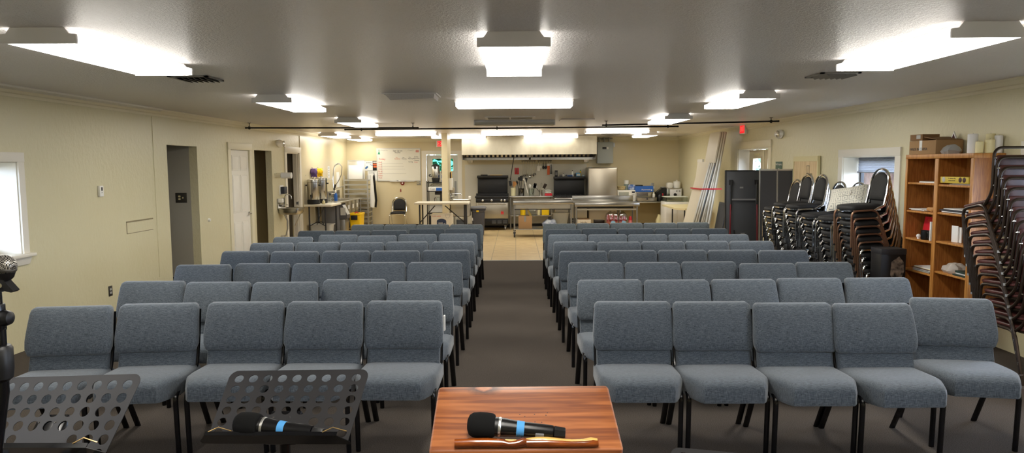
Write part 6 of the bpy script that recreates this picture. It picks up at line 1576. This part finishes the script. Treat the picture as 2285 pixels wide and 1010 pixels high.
t = thing('clear_bin', 'shallow clear plastic bin on the white cabinet', 'bin', (4.2, 18.32, .7805))
part('tub', MB().slab(rrect(-.3, .28, -.25, .22, .03), [(.02, 0), (0, .01), (-.0, .12), (.006, .12), (.02, .01)], 'xy'), 'clear', t)
part('lid', MB().slab(rrect(-.31, .29, -.26, .23, .03), [(0, .121), (-.004, .128), (.004, .135), (.04, .135)], 'xy'), mat('frosted_lid', 'dfe4dd', .35), t)
t = thing('folding_table', 'cream folding table with clipped corner by the leaning white tables', 'table', (4.1, 16.9, 0))
wpart('tabletop', MB().prism([(3.72, 17.7), (3.72, 16.2), (3.9, 16.0), (4.5, 16.0), (4.5, 17.7)], .7, .74, 'xy'), mat('cream_laminate', 'e3d6a8', .5), t)
for a, b in ((3.95, 16.25), (4.4, 16.25), (3.95, 17.5), (4.4, 17.5)): wpart('leg', MB().tube([(a, b, .7), (a, b, 0)], .016, 8), 'blackplastic', t)
wpart('brace', MB().tube([(3.95, 16.25, .4), (4.18, 16.25, .5), (4.4, 16.25, .4)], .01, 8), 'blackplastic', t)
solo('tan_box', MB().box(4.0, 4.3, 16.9, 17.2, 0, .32, .004), mat('amber_card', 'a87a2c', .7), 'amber box on the floor under the cream folding table', 'box')
solo('white_sack', MB().slab(dens(rrect(3.78, 3.95, 18.62, 18.82, .05), .04), [(.02, .001), (0, .05), (.01, .25), (.04, .36), (.06, .4)], 'xy', lambda p: p+V((.01*math.sin(40*p.z), 0, 0))), 'cream', 'pale patterned sack beside the white cabinet', 'sack')
# prototypes that were never placed must not remain
for k, v in PROTO.items():
    if first[k]:
        for ch in list(v.children): bpy.data.objects.remove(ch)
        bpy.data.objects.remove(v)

# ------------------------------------------------------------------ daylight, camera, view
sc = bpy.context.scene
w = bpy.data.worlds.new('sky'); sc.world = w; w.use_nodes = True
bg = w.node_tree.nodes['Background']; bg.inputs[0].default_value = lin('dfe9ff'); bg.inputs[1].default_value = 9.0
cam = bpy.data.cameras.new('camera'); co = bpy.data.objects.new('camera', cam); COL.objects.link(co); sc.camera = co
cam.sensor_width = 36; cam.sensor_fit = 'HORIZONTAL'; cam.lens = 1552/2285*36; cam.clip_start = .05; cam.clip_end = 200
P_, Y_, R_ = .088119, -.0053104, -.0058913
f = V((math.sin(Y_)*math.cos(P_), math.cos(Y_)*math.cos(P_), -math.sin(P_))); r0 = V((math.cos(Y_), -math.sin(Y_), 0)); u0 = r0.cross(f)
r = math.cos(R_)*r0 + math.sin(R_)*u0; u = -math.sin(R_)*r0 + math.cos(R_)*u0
co.matrix_world = M(((r.x, u.x, -f.x, 0), (r.y, u.y, -f.y, 0), (r.z, u.z, -f.z, 1.76), (0, 0, 0, 1)))
vs = sc.view_settings
sc.display_settings.display_device = 'sRGB'
vs.view_transform = 'Standard'; vs.look = 'None'; vs.gamma = 1; vs.use_curve_mapping = False; vs.exposure = 1.05
